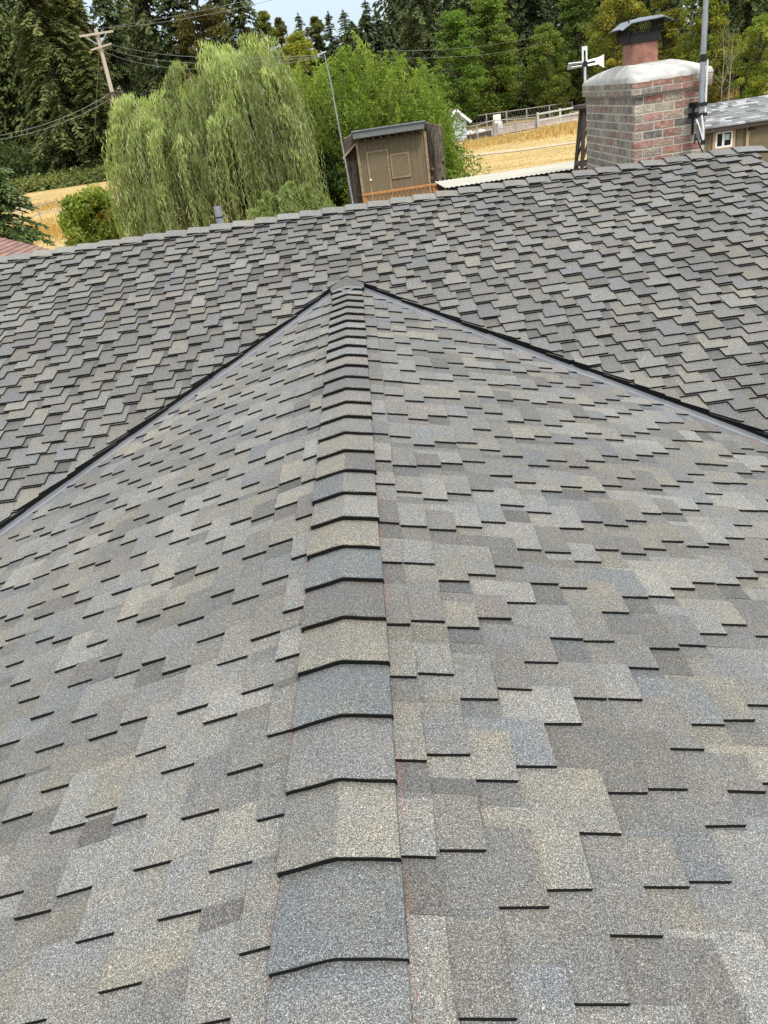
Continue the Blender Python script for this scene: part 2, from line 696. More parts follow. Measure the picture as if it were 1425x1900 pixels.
# keep y > VD - |x| + gap: not convex, so every piece is clipped left and right of the wing axis in turn
hpl = [(-1, 1 / NRM, y_of - VD - gm * 1.414), (0, -1, vtop - .07), (-1, 0, 0), (1, 0, -XL)]
hpr = [(1, 1 / NRM, y_of - VD - gm * 1.414), (0, -1, vtop - .07), (1, 0, 0), (-1, 0, XR)]
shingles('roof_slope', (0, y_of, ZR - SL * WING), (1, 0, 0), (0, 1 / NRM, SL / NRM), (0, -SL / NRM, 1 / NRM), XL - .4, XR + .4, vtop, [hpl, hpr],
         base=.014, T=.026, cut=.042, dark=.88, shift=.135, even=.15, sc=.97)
zE = ZR - SL * WING
ROOF_DECK.hexa([(XL, y_of, zE - .2), (XR, y_of, zE - .2), (XR, YM, ZM - .2), (XL, YM, ZM - .2)],
               [(XL, y_of, zE - .022), (XR, y_of, zE - .022), (XR, YM, ZM - .022), (XL, YM, ZM - .022)])
YB = 11.0
zB = ZM - SL * (YB - YM)
ROOF_DECK.hexa([(XL, YM, ZM - .2), (XR, YM, ZM - .2), (XR, YB, zB - .2), (XL, YB, zB - .2)],
               [(XL, YM, ZM - .012), (XR, YM, ZM - .012), (XR, YB, zB - .012), (XL, YB, zB - .012)])
ROOF_DECK.build('roof_deck', M_FELT, house)
# back slope shingles (only glimpsed from other positions)
shingles('roof_slope', (0, YB, zB), (-1, 0, 0), (0, -1 / NRM, SL / NRM), (0, SL / NRM, 1 / NRM), -XR, -XL, (YB - YM) * NRM,
         [(1, 0, XR), (-1, 0, -XL), (0, -1, (YB - YM) * NRM - .06)], dark=.9)
# walls and fascia
wl = MB()
wl.box(-WING + .4, WING - .4, -1.9, VD - 2.0, 0, zE - .14)
wl.box(XL + .3, XR - .3, VD - WING + .45, YB - .4, 0, zE - .141)
wl.hexa([(XR - .45, VD - WING + .5, zE - .15), (XR - .3, VD - WING + .5, zE - .15), (XR - .3, YB - .5, zE - .15), (XR - .45, YB - .5, zE - .15)],
        [(XR - .45, YM - .2, ZM - .3), (XR - .3, YM - .2, ZM - .3), (XR - .3, YM + .2, ZM - .3), (XR - .45, YM + .2, ZM - .3)])
wl.build('wall', M_WALLP, house)
for a_, c_, h_ in (((WING + .012, -2.2, zE - .12), (WING + .012, y_of, zE - .12), .19), ((-WING - .012, -2.2, zE - .12), (-WING - .012, y_of, zE - .12), .19),
                   ((WING + .03, y_of - .012, zE - .12), (XR, y_of - .012, zE - .12), .19), ((XL, y_of - .012, zE - .12), (-WING - .03, y_of - .012, zE - .12), .19),
                   ((XR + .014, y_of, zE - .11), (XR + .014, YM, ZM - .11), .18)):
    fa = MB()
    fa.bar(a_, c_, .025, h_)
    fa.build('fascia', M_WHITE, house)

# ridge caps -----------------------------------------------------------
capping = bpy.data.objects.new('ridge_capping', None)
COL.objects.link(capping)
capping.parent = house


def ridge_cap(O, A, B, e, w, slope, th=.032, col=(.15, .15, .15), tap=.97, split=None, tilt=1., edge=0):
    """O apex of the front edge, A unit along the ridge away from the front, B unit sideways, up is Z"""
    O, A, B = Vector(O), Vector(A), Vector(B)
    ln = e * 1.3
    xs = [-1, -.985, -.86, -.62, -.38, -.18, -.07, 0, .07, .18, .38, .62, .86, .985, 1]
    prof = [(.007, -th), (.001, -th * .32), (-.001, -th * .2), (.0015, -.004), (.006, -.0008), (.015, 0), (e * .35, -.005), (e * .7, -.0145), (e, -.0245), (ln, -.033)]
    b = MB()
    ph = [R.uniform(0, 6) for _ in range(3)]
    jx = R.gauss(0, .002)
    tw = R.gauss(0, .010)

    def pt(q, y, z):
        ww = w * (1 - (1 - tap) * y / ln)
        x = q * ww
        rnd = .006
        ax = math.sqrt(x * x + rnd * rnd) - rnd
        zz = -slope * ax - (.0025 if abs(q) > .99 else 0)
        zz += .0004 * math.sin(6 * q + ph[0]) + .0010 * math.sin(21 * y + ph[1])
        zt = z * tilt if y > .01 else z
        return O + A * (y + tw * x + .0007 * math.sin(7 * q + ph[2])) + B * (x + jx) + Vector((0, 0, zt + zz))
    rows = [[pt(q, y, z) for q in xs] for y, z in prof]
    c2 = split or col
    n0 = len(b.f)
    b.grid(rows, 0, col)
    for i in range(n0, len(b.f)):
        if (i - n0) % (len(xs) - 1) >= 7:
            b.c[i] = c2
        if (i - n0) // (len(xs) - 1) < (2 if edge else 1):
            b.m[i] = 1  # black lower front paints in the shadow below the cap's lip
    # side edges, coloured darker for the shadow along and under the caps
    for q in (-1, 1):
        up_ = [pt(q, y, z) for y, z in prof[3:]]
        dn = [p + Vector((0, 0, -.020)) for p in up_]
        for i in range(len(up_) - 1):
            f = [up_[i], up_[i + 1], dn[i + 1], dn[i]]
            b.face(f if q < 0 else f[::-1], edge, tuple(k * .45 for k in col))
    return b.build('cap_shingle', [M_SH, M_EDGE], capping, smooth=False)


CE = .1580 * S
D0 = .6665 * S
CW = .0955 * S
seen = {0: (.120, .126, .126), 1: (.142, .137, .124), 2: (.138, .136, .130), 3: (.122, .131, .132), 4: (.170, .160, .132), 5: (.116, .112, .106),
        6: (.116, .125, .127), 7: (.170, .159, .128), 8: (.158, .152, .134), 9: (.114, .121, .124), 10: (.176, .164, .136), 11: (.168, .159, .134), 12: (.138, .135, .128),
        13: (.156, .150, .132), 14: (.140, .134, .126), 15: (.118, .116, .112), 16: (.128, .126, .122), 17: (.168, .155, .136)}
for k in range(-14, 28):
    y = D0 + k * CE
    c = seen.get(k) or shade(1.02)
    c = tuple(q * 1.02 for q in c)
    kk = R.uniform(.93, 1.08)
    sp = tuple(q * kk for q in c)
    if k in (8, 1, 9, 10):
        sp = tuple(q * r for q, r in zip(shade(1.), (1, 1, 1)))
    ridge_cap((0, y, ZR + .014), (0, 1, 0), (1, 0, 0), CE * (1 if k < 27 else .85), CW * (1 if k < 25 else .97), .205, col=c, split=sp)
# flat lead-in piece where the wing ridge runs under the main courses
b = MB()
yy = D0 + 27 * CE + .05
rows = []
for i in range(12):
    y = yy + (VD + .095 - yy) * i / 11
    rows.append([(x, y, max(ZR - .012 - .205 * abs(x), ZR + (y - VD) * SL + .031)) for x in (-.13, -.06, -.02, 0, .02, .06, .13)])
b.grid(rows, 0, (.092, .090, .085))
b.grid([rows[-1], [(x_, y_, z_ - .022) for x_, y_, z_ in rows[-1]]], 0, (.03, .03, .03))
for sd_ in (0, -1):
    b.grid([[r[sd_] for r in rows], [(r[sd_][0], r[sd_][1], r[sd_][2] - .03) for r in rows]], 0, (.03, .03, .03))
b.build('ridge_lead_in', [M_SH], house)
x = XL
k = 0
while x < XR - .05:
    e = CE * 1.03
    dz = .048 + R.gauss(0, .0012)
    ridge_cap((x, YM, ZM + dz), (1, 0, 0), (0, 1, 0), e, .125, .27, th=.022, tilt=.72, edge=1, col=shade(1.12, 1.))  # edge makes the skirts black, a painted shadow line under the main caps
    x += e
# valley flashing ------------------------------------------------------
for sg in (1, -1):
    b = MB()
    dv = Vector((sg, -1, -SL)).normalized()
    a0 = Vector((0, VD, ZR - .010))
    n_l = Vector((sg * SL, 0, 1)).normalized()
    n_m = Vector((0, -SL, 1)).normalized()
    s_l = n_l.cross(dv).normalized()
    if s_l.y > 0:
        s_l = -s_l
    s_m = n_m.cross(dv).normalized()
    if s_m.y < 0:
        s_m = -s_m
    rows = []
    for i in range(25):
        t = .12 + i / 24 * (WING * 1.44 - .12)
        p = a0 + dv * t
        wv = .0015 * math.sin(3 * t) + .001 * math.sin(11 * t)
        rows.append([p + s_l * .22 + n_l * .001, p + s_l * .012 + n_l * (.002 + wv), p + Vector((0, 0, .010 + wv)), p + s_m * .012 + n_m * (.002 + wv), p + s_m * .22 + n_m * .001])
    if sg < 0:
        rows = [r[::-1] for r in rows]
    b.grid(rows)
    b.build('valley_flashing', M_FLASH, house)

# chimney ---------------------------------------------------------------
CX0, CX1, CY0, CY1 = 2.864, 3.545, 8.3, 10.03
CZT = 4.86                      # under the corbel ... top of bricks set below
cz0 = ZM - SL * (CY1 - YM) - .3
ch = MB()
ch.box(CX0 + .003, CX1 - .003, CY0 + .003, CY1 - .003, cz0, 4.95, 0)
chim = ch.build('chimney', M_MORTAR, house)
bk = MB()
COURSE = .0765
FRONTC = [(.25, .125, .095), (.29, .165, .13), (.24, .12, .092), (.30, .25, .18), (.33, .28, .21), (.27, .23, .175), (.115, .108, .096), (.17, .15, .125), (.28, .20, .15), (.26, .215, .17), (.24, .15, .12), (.27, .13, .10), (.23, .11, .085)]
SIDEC = [(.195, .172, .135), (.225, .195, .155), (.175, .155, .125), (.215, .165, .13), (.245, .215, .172), (.155, .14, .118), (.22, .15, .118)]
ztop = 4.842


def course(z, out, off, h=COURSE - .0175):
    x0, x1, y0, y1 = CX0 - out, CX1 + out, CY0 - out, CY1 + out
    J = .015
    def run(a0, a1, fixed, axis, sign, pal, o):
        a = a0 - o
        while a < a1 - .01:
            c = min(a + .19, a1)
            s = max(a, a0)
            if c - s > .03:
                kk = R.uniform(1., 1.42)
                col = tuple(q * kk for q in R.choice(pal))
                dd = R.uniform(.0005, .0045)
                if axis == 'x':
                    f0, f1 = (fixed - dd, fixed + .06) if sign < 0 else (fixed - .06, fixed + dd)
                    bk.box(s + (J / 2 if s > a0 else 0), c - (J / 2 if c < a1 else 0), f0, f1, z, z + h, 0, col)
                else:
                    f0, f1 = (fixed - dd, fixed + .06) if sign < 0 else (fixed - .06, fixed + dd)
                    bk.box(f0, f1, s + J / 2, c - J / 2, z, z + h, 0, col)
            a = c
    run(x0, x1, y0, 'x', -1, FRONTC, off)
    run(x0, x1, y1, 'x', 1, SIDEC, off)
    run(y0 + .062, y1 - .062, x0, 'y', -1, SIDEC, .1 - off)
    run(y0 + .062, y1 - .062, x1, 'y', 1, FRONTC, .1 - off)


z = ztop - COURSE
i = 0
while z > cz0:
    course(z, 0, 0 if i % 2 else .106)
    z -= COURSE
    i += 1
for q in range(2):
    course(ztop + q * .060 + .003, .032, 0 if q % 2 else .106, .046)
bk.build('brickwork', M_BRICK, chim)
cb = MB()
cb.box(CX0 - .029, CX1 + .029, CY0 - .029, CY1 + .029, ztop + .002, ztop + .112, 0)
cb.build('corbel', M_MORTAR, chim)
cr_ = MB()
zc = ztop + .116
FX, FY = at_y(1188, 112, 8.85)[0], 8.86
rows = []
prof = [(1.02, -.012), (1.015, .008), (.985, .03), (.93, .043), (.80, .066), (.60, .096), (.40, .122), (.2, .14)]
hx, hy = (CX1 - CX0) / 2 + .026, (CY1 - CY0) / 2 + .026
mx_, my_ = (CX0 + CX1) / 2, (CY0 + CY1) / 2
per = []
for k in range(40):
    t = 2 * math.pi * k / 40
    c, s = math.cos(t), math.sin(t)
    m_ = max(abs(c), abs(s))
    per.append((c / m_, s / m_))
for f, h in prof:
    row = []
    for (a, c) in per:
        e_ = 1 - f
        x = (mx_ + a * hx) * f + (FX + a * .14) * e_
        y = (my_ + c * hy) * f + (FY + c * .14) * e_
        row.append((x + R.gauss(0, .003), y + R.gauss(0, .003), zc + h + R.gauss(0, .0025) * (f < 1)))
    rows.append(row)
cr_.grid(rows, closed=True)
cr_.face(rows[-1])
cr_.build('chimney_crown', M_CROWN, chim, smooth=True)
# square flue with rounded corners
def rsq(cx, cy, h, z, r=.035, n=3):
    o = []
    for qx, qy, a0 in ((1, 1, 0), (-1, 1, 90), (-1, -1, 180), (1, -1, 270)):
        for i in range(n + 1):
            t = math.radians(a0 + 90 * i / n)
            o.append((cx + qx * (h - r) + r * math.cos(t), cy + qy * (h - r) + r * math.sin(t), z))
    return o


FH = .137
fl = MB()
zf0, zf1 = zc + .06, 5.345
fl.grid([rsq(FX, FY, FH, zf0), rsq(FX, FY, FH, zf1), rsq(FX, FY, FH - .025, zf1), rsq(FX, FY, FH - .03, zf1 - .15)], closed=True)
fl.build('flue', M_TERRA, chim)
bd = MB()
bd.grid([rsq(FX, FY, FH + .012, zf1 - .07), rsq(FX, FY, FH + .016, zf1 - .065), rsq(FX, FY, FH + .02, zf1 + .012), rsq(FX, FY, FH - .01, zf1 + .014)], closed=True)
bd.build('cap_band', M_SOOT, chim)
ms = MB()
zs0, zs1 = zf1 + .01, zf1 + .105
hm = FH + .028
for sgn, ax in ((-1, 0), (1, 0), (-1, 1), (1, 1)):
    n = 17
    for i in range(-1, n):
        for dirn in (1, -1):
            t0 = -1 + 2 * i / (n - 1)
            t1 = t0 + dirn * .26
            if not (-1.02 < t1 < 1.02):
                continue
            if ax == 0:
                ms.bar((FX + t0 * hm, FY + sgn * hm, zs0), (FX + t1 * hm, FY + sgn * hm, zs1), .0032, .0032)
            else:
                ms.bar((FX + sgn * hm, FY + t0 * hm, zs0), (FX + sgn * hm, FY + t1 * hm, zs1), .0032, .0032)
for cx_ in (-1, 1):
    for cy_ in (-1, 1):
        ms.bar((FX + cx_ * hm, FY + cy_ * hm, zs0), (FX + cx_ * hm, FY + cy_ * hm, zs1 + .02), .012, .012)
ms.build('spark_mesh', M_SOOT, chim)
ld = MB()
hl = .245
zl = zs1 + .01
def lidpt(a, c, dz=0.):
    drop = -.0 - .045 * max(0, abs(a) - .62) / .38 - .012 * max(0, abs(c) - .6) / .4
    tilt = .012 * a
    return (FX + a * hl, FY + c * hl * .95, zl + drop + tilt + .022 * (1 - max(abs(a), abs(c))) + dz)
gs = [-1, -.85, -.62, -.3, 0, .3, .62, .85, 1]
top = [[lidpt(a, c, .008) for a in gs] for c in gs]
bot = [[lidpt(a, c) for a in gs] for c in gs]
ld.grid(top)
ld.grid([r[::-1] for r in bot], 1)
edge = lambda G: G[0] + [r[-1] for r in G[1:]] + G[-1][::-1][1:] + [r[0] for r in G[::-1][1:-1]]
et, eb = edge(top), edge(bot)
ld.grid([eb, et], 0, closed=True)
ld.build('chimney_cap', [M_LID, M_SOOT], chim)

# vent pipe -------------------------------------------------------------
vp0 = at_y(413, 428, YM + .35)
vp1 = at_y(402, 382, YM + .35)
vx, vy = (vp0[0] + vp1[0]) / 2, vp0[1]
vb_ = MB()
vb_.tube([(vx, vy, vp0[2] - .25), (vx, vy, vp1[2])], .036, 14, cap=False)
vb_.tube([(vx, vy, vp1[2]), (vx, vy, vp1[2] - .1)], .031, 14, mat=1, cap=False)
vb_.face([(vx + .0365 * math.cos(t), vy + .0365 * math.sin(t), vp1[2] - .02) for t in [2 * math.pi * i / 14 for i in range(14)]], 1)
vpo = vb_.build('vent_pipe', [M_GALV, M_BLACK], house)
vc = MB()
zc_ = vp1[2] * .55 + vp0[2] * .45
vc.tube([(vx, vy, zc_ - .006), (vx, vy, zc_ + .006)], .0385, 14)
vc.build('pipe_clamp', M_BLACK, vpo)

# ------------------------------------------------------------------ mast by the chimney
mp0 = at_y(1299, 235, CY0 - .11)
MX, MY = mp0[0], CY0 - .11
mz0 = at_y(1297, 258, CY0 - .11)[2]
mast = thing('antenna_mast', 'tall galvanised mast pipe strapped to the right edge of the brick chimney', 'mast', (MX, MY, mz0))
b = MB()
b.tube([(MX, MY, mz0), (MX, MY, mz0 + 1.02)], .025, 14)
b.tube([(MX, MY, mz0 + 1.02), (MX + .012, MY, mz0 + 4.2)], .022, 14)
b.build('pipe', M_GALV, mast, smooth=True)
zt = at_y(1301, 108, MY)[2]
b = MB()
b.tube([(MX, MY, zt - .03), (MX, MY, zt + .03)], .0275, 14)
b.build('tape_band', M_BLACK, mast)
for py in (195, 214):
    zz = at_y(1290, py, MY)[2]
    b = MB()
    b.bar((MX - .075, CY0 - .004, zz), (MX + .075, CY0 - .004, zz), .012, .04)
    b.bar((MX - .04, CY0 - .004, zz), (MX - .04, MY - .03, zz), .012, .03)
    b.bar((MX + .04, CY0 - .004, zz), (MX + .04, MY - .03, zz), .012, .03)
    b.bar((MX - .046, MY - .034, zz), (MX + .046, MY - .034, zz), .008, .03)
    b.build('wall_bracket', M_BLACK, mast)
b = MB()
za, zb = at_y(1290, 196, MY)[2], at_y(1290, 250, MY)[2]
b.bar((MX - .052, MY + .05, za), (MX - .052, MY + .05, zb), .02, .02)
b.build('mount_strap', M_BLACK, mast)
b = MB()
zk = at_y(1298, 218, MY)[2]
b.tube([(MX + .036, MY - .01, zt - .02), (MX + .037, MY - .012, zk + .12), (MX + .03, MY - .03, zk)], .009, 6)
b.tube([(MX - .05, MY - .03, zk - .01), (MX - .02, MY - .045, zk - .10), (MX + .018, MY - .04, zk - .20)], .009, 6)
b.tube([(MX - .005, MY - .038, zk + .02), (MX + .01, MY - .05, zk - .10), (MX + .02, MY - .04, zk - .19)], .009, 6)
b.build('cable_tie', M_WHITE, mast)
b = MB()
b.box(MX + .002, MX + .034, MY - .06, MY - .03, zk - .235, zk - .195)
b.build('splice_box', M_BLACK, mast)
b = MB()
b.tube([(MX + .012, MY - .045, zk - .235), (MX - .045, MY - .05, zk - .05), (MX - .062, MY - .03, zk - .22), (MX - .05, MY - .05, mz0 + .02), (MX + .02, MY - .06, mz0 - .13),
        (MX + .06, MY - .10, ZM - SL * (MY - .1 - YM) + .02)], .006, 6)
b.build('coaxial_cable', M_BLACK, mast)

# ------------------------------------------------------------------ garden windmill
WY = 12.6
hub = at_y(1083, 119, WY)
plat = at_y(1092, 196, WY)
foot = at_y(1086, 322, WY)
wx = plat[0] + .02
mill = thing('garden_windmill', 'dark timber garden windmill tower with white slotted blades beside the chimney', 'windmill', (wx, WY, 0))
zpl = plat[2]
b = MB()
b.box(wx - .19, wx + .19, WY - .19, WY + .19, zpl - .02, zpl + .025)
b.build('platform', M_DKWOOD, mill)
b = MB()
b.hexa([(wx - .055, WY - .055, zpl + .02), (wx + .055, WY - .055, zpl + .02), (wx + .055, WY + .055, zpl + .02), (wx - .055, WY + .055, zpl + .02)],
       [(hub[0] - .018, WY - .02, hub[2] - .02), (hub[0] + .03, WY - .02, hub[2] - .02), (hub[0] + .03, WY + .02, hub[2] - .02), (hub[0] - .018, WY + .02, hub[2] - .02)])
b.build('head_post', M_DKWOOD, mill)
th = .11
bh = .36
def legx(z):
    t = (zpl - z) / (zpl - 0)
    return .10 + (.55 - .10) * t
corners = [(-1, -1), (1, -1), (1, 1), (-1, 1)]
for a, c in corners:
    b = MB()
    b.bar((wx + a * legx(zpl), WY + c * legx(zpl), zpl - .02), (wx + a * legx(0), WY + c * legx(0), 0), .04, .04)
    b.build('leg', M_DKWOOD, mill)
lv = [zpl - .75, zpl - 1.6, zpl - 2.5]
zp = zpl - .02
for z in lv:
    q = legx(z)
    b = MB()
    for (a, c), (a2, c2) in zip(corners, corners[1:] + corners[:1]):
        b.bar((wx + a * q, WY + c * q, z), (wx + a2 * q, WY + c2 * q, z), .04, .055)
    b.build('cross_rail', M_DKWOOD, mill)
    b = MB()
    p = legx(zp)
    for (a, c), (a2, c2) in zip(corners, corners[1:] + corners[:1]):
        b.bar((wx + a * p, WY + c * p, zp - .03), (wx + a2 * q, WY + c2 * q, z + .03), .022, .03)
        b.bar((wx + a2 * p, WY + c2 * p, zp - .03), (wx + a * q, WY + c * q, z + .03), .022, .03)
    b.build('cross_brace', M_DKWOOD, mill)
    zp = z
hy_ = WY - .06
H3 = Vector((hub[0], hy_, hub[2]))
b = MB()
b.tube([H3 + Vector((0, -.03, 0)), H3 + Vector((0, .08, 0))], .028, 10)
b.build('hub', M_BLACK, mill)


def blade(name, u, s, l0, l1, w0, w1, parent, slot=True):
    """flat slotted blade: u along, s across"""
    u, s = Vector(u).normalized(), Vector(s).normalized()
    n = u.cross(s)
    b = MB()
    def P(l, q, d):
        return H3 + u * l + s * q + n * d
    m0, m1 = w0 * .36, w1 * .36
    le = l1 - .05
    for qa0, qa1, qb0, qb1 in ((-w0, -w1, -m0, -m1), (m0, m1, w0, w1)):
        b.hexa([P(l0, qa0, -.005), P(l0, qb0, -.005), P(le, qb1, -.005), P(le, qa1, -.005)],
               [P(l0, qa0, .005), P(l0, qb0, .005), P(le, qb1, .005), P(le, qa1, .005)])
    b.hexa([P(le, -w1, -.0051), P(le, w1, -.0051), P(l1, w1, -.0051), P(l1, -w1, -.0051)],
           [P(le, -w1, .0051), P(le, w1, .0051), P(l1, w1, .0051), P(l1, -w1, .0051)])
    return b.build(name, M_WHITE, parent)


blade('blade', (0, 0, 1), (1, -.1, 0), .035, .215, .037, .037, mill)
blade('blade', (-1, 0, .0), (0, -.75, .66), .035, .235, .045, .055, mill)
blade('blade', (1, 0, .06), (0, .6, .8), .035, .20, .045, .05, mill)
blade('blade', (0, 0, -1), (.16, -1, 0), .035, .25, .025, .025, mill)
b = MB()
b.bar(H3 + Vector((0, .05, 0)), H3 + Vector((.22, .16, .02)), .02, .02)
b.build('tail_boom', M_BLACK, mill)
b = MB()
b.hexa([H3 + Vector(q) for q in ((.21, .155, -.02), (.21, .165, -.02), (.33, .225, -.085), (.33, .215, -.085))],
       [H3 + Vector(q) for q in ((.21, .155, .05), (.21, .165, .05), (.33, .225, .085), (.33, .215, .085))])
b.build('tail_vane', M_WHITE, mill)

# ------------------------------------------------------------------ corrugated lean-to
la, lb = at_y(826, 350, 13.0), at_y(1062, 312, 13.0)
lc = at_y(866, 329, 14.7)
zn, zf = (la[2] + lb[2]) / 2, lc[2]
x0, x1 = la[0], 4.6
lean = thing('patio_cover', 'open patio cover with cream corrugated sheet roof behind the roof ridge', 'patio cover', ((x0 + x1) / 2, 13.8, 0))
b = MB()
n = int((x1 - x0) / .019)
rows = []
for y, z in ((12.95, zn + .002), (13.8, (zn + zf) / 2), (14.75, zf)):
    rows.append([(x0 + (x1 - x0) * i / n, y, z + .007 * math.sin(i * math.pi / 2)) for i in range(n + 1)])
b.grid(rows)
b.build('corrugated_roof', M_CORR, lean, smooth=True)
b = MB()
b.bar((x0 + .02, 13.05, zn - .075), (x1, 13.05, zn - .075), .05, .11)
b.bar((x0 + .02, 14.62, zf - .075), (x1, 14.62, zf - .075), .05, .11)
b.build('beam', M_DKWOOD, lean)
for x in (x0 + .1, (x0 + x1) / 2, x1 - .1):
    for y, z in ((13.05, zn), (14.62, zf)):
        b = MB()
        b.bar((x, y, 0), (x, y, z - .132), .09, .09)
        b.build('post', M_DKWOOD, lean)
# tan board fence panel seen between the windmill legs
# ------------------------------------------------------------------ playhouse between two stumps
PY = 24.0
bl, br_ = at_y(677, 356, PY), at_y(798, 337, PY)
zfl = at_y(672, 381, PY)[2]                    # deck floor
pz_rail = (at_y(676, 360, PY - .55)[2] + at_y(798, 341, PY - .55)[2]) / 2
px0, px1 = at_y(670, 340, PY)[0], at_y(797, 320, PY)[0]
zl_, zr_ = at_y(660, 262, PY)[2], at_y(783, 236, PY)[2]
ph = thing('playhouse', 'small brown raised playhouse with slanted grey roof and cedar deck between two tree trunks', 'playhouse', ((px0 + px1) / 2, PY, 0))
zt_ = min(zl_, zr_)
PD = 1.7
b = MB()
nb = 13
zwt = zt_ - .01
for i in range(nb):
    xa, xb = px0 + (px1 - px0) * i / nb, px0 + (px1 - px0) * (i + 1) / nb
    b.box(xa + .003, xb - .003, PY, PY + .03, zfl, zwt)
b.box(px0, px1, PY + .012, PY + .05, zfl, zwt)
b.box(px0, px0 + .04, PY + .051, PY + PD, zfl, zwt - .3)
b.box(px1 - .04, px1, PY + .051, PY + PD, zfl, zwt - .3)
b.box(px0, px1, PY + PD + .001, PY + PD + .04, zfl, zwt - .3)
b.build('wall', M_BROWN, ph)
b = MB()
ra = at_y(653, 243, PY - .35)
rb = at_y(786, 223, PY - .35)
zro = (ra[2] + rb[2]) / 2 + .0
b.hexa([(ra[0], PY - .35, zro - .20), (rb[0], PY - .35, zro - .20), (rb[0], PY + PD + .3, zro - .46), (ra[0], PY + PD + .3, zro - .46)],
       [(ra[0], PY - .35, zro - .03), (rb[0], PY - .35, zro - .03), (rb[0], PY + PD + .3, zro - .29), (ra[0], PY + PD + .3, zro - .29)])
b.build('roof', M_GREYTIN, ph)
b = MB()
b.hexa([(ra[0] - .03, PY - .39, zro - .029), (rb[0] + .03, PY - .39, zro - .029), (rb[0] + .03, PY + PD + .34, zro - .289), (ra[0] - .03, PY + PD + .34, zro - .289)],
       [(ra[0] - .03, PY - .39, zro - .004), (rb[0] + .03, PY - .39, zro - .004), (rb[0] + .03, PY + PD + .34, zro - .265), (ra[0] - .03, PY + PD + .34, zro - .265)])
b.build('roof_flashing', M_GALV, ph)
for i in range(9):
    x = ra[0] + .12 + (rb[0] - ra[0] - .24) * i / 8
    b = MB()
    b.hexa([(x - .02, PY - .30, zro - .29), (x + .02, PY - .30, zro - .29), (x + .02, PY - .005, zro - .33), (x - .02, PY - .005, zro - .33)],
           [(x - .02, PY - .30, zro - .215), (x + .02, PY - .30, zro - .215), (x + .02, PY - .005, zro - .27), (x - .02, PY - .005, zro - .27)])
    b.build('rafter', M_DKWOOD, ph)


def frame(px_, pz_, w_, h_, t, y, m, name, parent, bottom=True):
    b = MB()
    b.box(px_, px_ + t, y - .03, y - .004, pz_, pz_ + h_)
    b.box(px_ + w_ - t, px_ + w_, y - .03, y - .004, pz_, pz_ + h_)
    b.box(px_ + t, px_ + w_ - t, y - .03, y - .004, pz_ + h_ - t, pz_ + h_)
    if bottom:
        b.box(px_ + t, px_ + w_ - t, y - .03, y - .004, pz_, pz_ + t)
    return b.build(name, m, parent)


dx0, dx1 = at_y(682, 310, PY)[0], at_y(723, 306, PY)[0]
dzt = at_y(698, 279, PY)[2]
b = MB()
b.box(dx0 + .055, dx1 - .055, PY - .02, PY - .002, zfl + .02, dzt - .055)
dr = b.build('door', M_BROWN, ph)
frame(dx0, zfl, dx1 - dx0, dzt - zfl, .05, PY, M_OLDTRIM, 'door_frame', dr, False)
kn = at_y(688, 334, PY)
b = MB()
b.tube([(kn[0], PY - .02, kn[2]), (kn[0], PY - .055, kn[2]), (kn[0], PY - .07, kn[2])], [.018, .032, .015], 10)
b.build('door_knob', M_WHITE, dr)
sx0, sx1 = at_y(725, 305, PY)[0], at_y(760, 300, PY)[0]
sz0, sz1 = at_y(743, 330, PY)[2], at_y(741, 284, PY)[2]
b = MB()
b.box(sx0 + .04, sx1 - .04, PY - .018, PY - .002, sz0 + .04, sz1 - .04)
sh = b.build('window_shutter', M_BROWN, ph)
frame(sx0, sz0, sx1 - sx0, sz1 - sz0, .04, PY, M_OLDTRIM, 'shutter_frame', sh)
for x in (px0 - .012, px1 - .058):
    b = MB()
    b.box(x, x + .07, PY - .034, PY - .004, zfl, zwt - .005)
    b.build('corner_board', M_OLDTRIM, ph)
# deck
b = MB()
dkx0 = at_y(545, 402, PY - .6)[0]
zdk = zfl
for i in range(6):
    ya = PY - .62 + i * .145
    b.box(dkx0, px1 + .1, ya, ya + .138, zdk - .04, zdk)
b.box(px0 - .05, px1 + .05, PY + .26, PY + PD + .1, zdk - .041, zdk - .001)
dk = b.build('deck', M_CEDAR, ph)
b = MB()
b.box(dkx0, px1 + .1, PY - .66, PY - .624, zdk - .2, zdk - .003)
b.build('deck_fascia', M_CEDAR, dk)
rail = MB()
rx0, rx1 = px0 + .02, px1 + .06
rail.box(rx0 - .04, rx1 + .04, PY - .66, PY - .52, pz_rail - .045, pz_rail)
rail.box(rx0, rx1, PY - .61, PY - .57, zdk + .03, zdk + .075)
rl = rail.build('railing', M_CEDAR, ph)
for i in range(17):
    x = rx0 + .1 + (rx1 - rx0 - .2) * i / 16
    b = MB()
    b.box(x - .015, x + .015, PY - .605, PY - .575, zdk + .075, pz_rail - .045)
    b.build('baluster', M_CEDAR, rl)
for x in (rx0, rx1 - .07):
    b = MB()
    b.box(x, x + .075, PY - .63, PY - .55, zdk, pz_rail - .0451)
    b.build('rail_post', M_CEDAR, rl)
b = MB()
e0, e1 = at_y(800, 338, PY - .6), at_y(824, 357, PY - .75)
b.bar((rx1 + .03, PY - .55, pz_rail - .02), (rx1 + .62, PY - .6, pz_rail - .55), .09, .04)
b.bar((rx1 + .03, PY - .55, pz_rail - .16), (rx1 + .62, PY - .6, pz_rail - .69), .04, .07)
b.build('stair_rail', M_CEDAR, ph)
for x, y in ((px0, PY - .55), (px1, PY - .55), (px0, PY + PD), (px1, PY + PD), (dkx0 + .1, PY - .5)):
    b = MB()
    b.bar((x, y, 0), (x, y, zdk - .042), .12, .12)
    b.build('support_post', M_DKWOOD, ph)
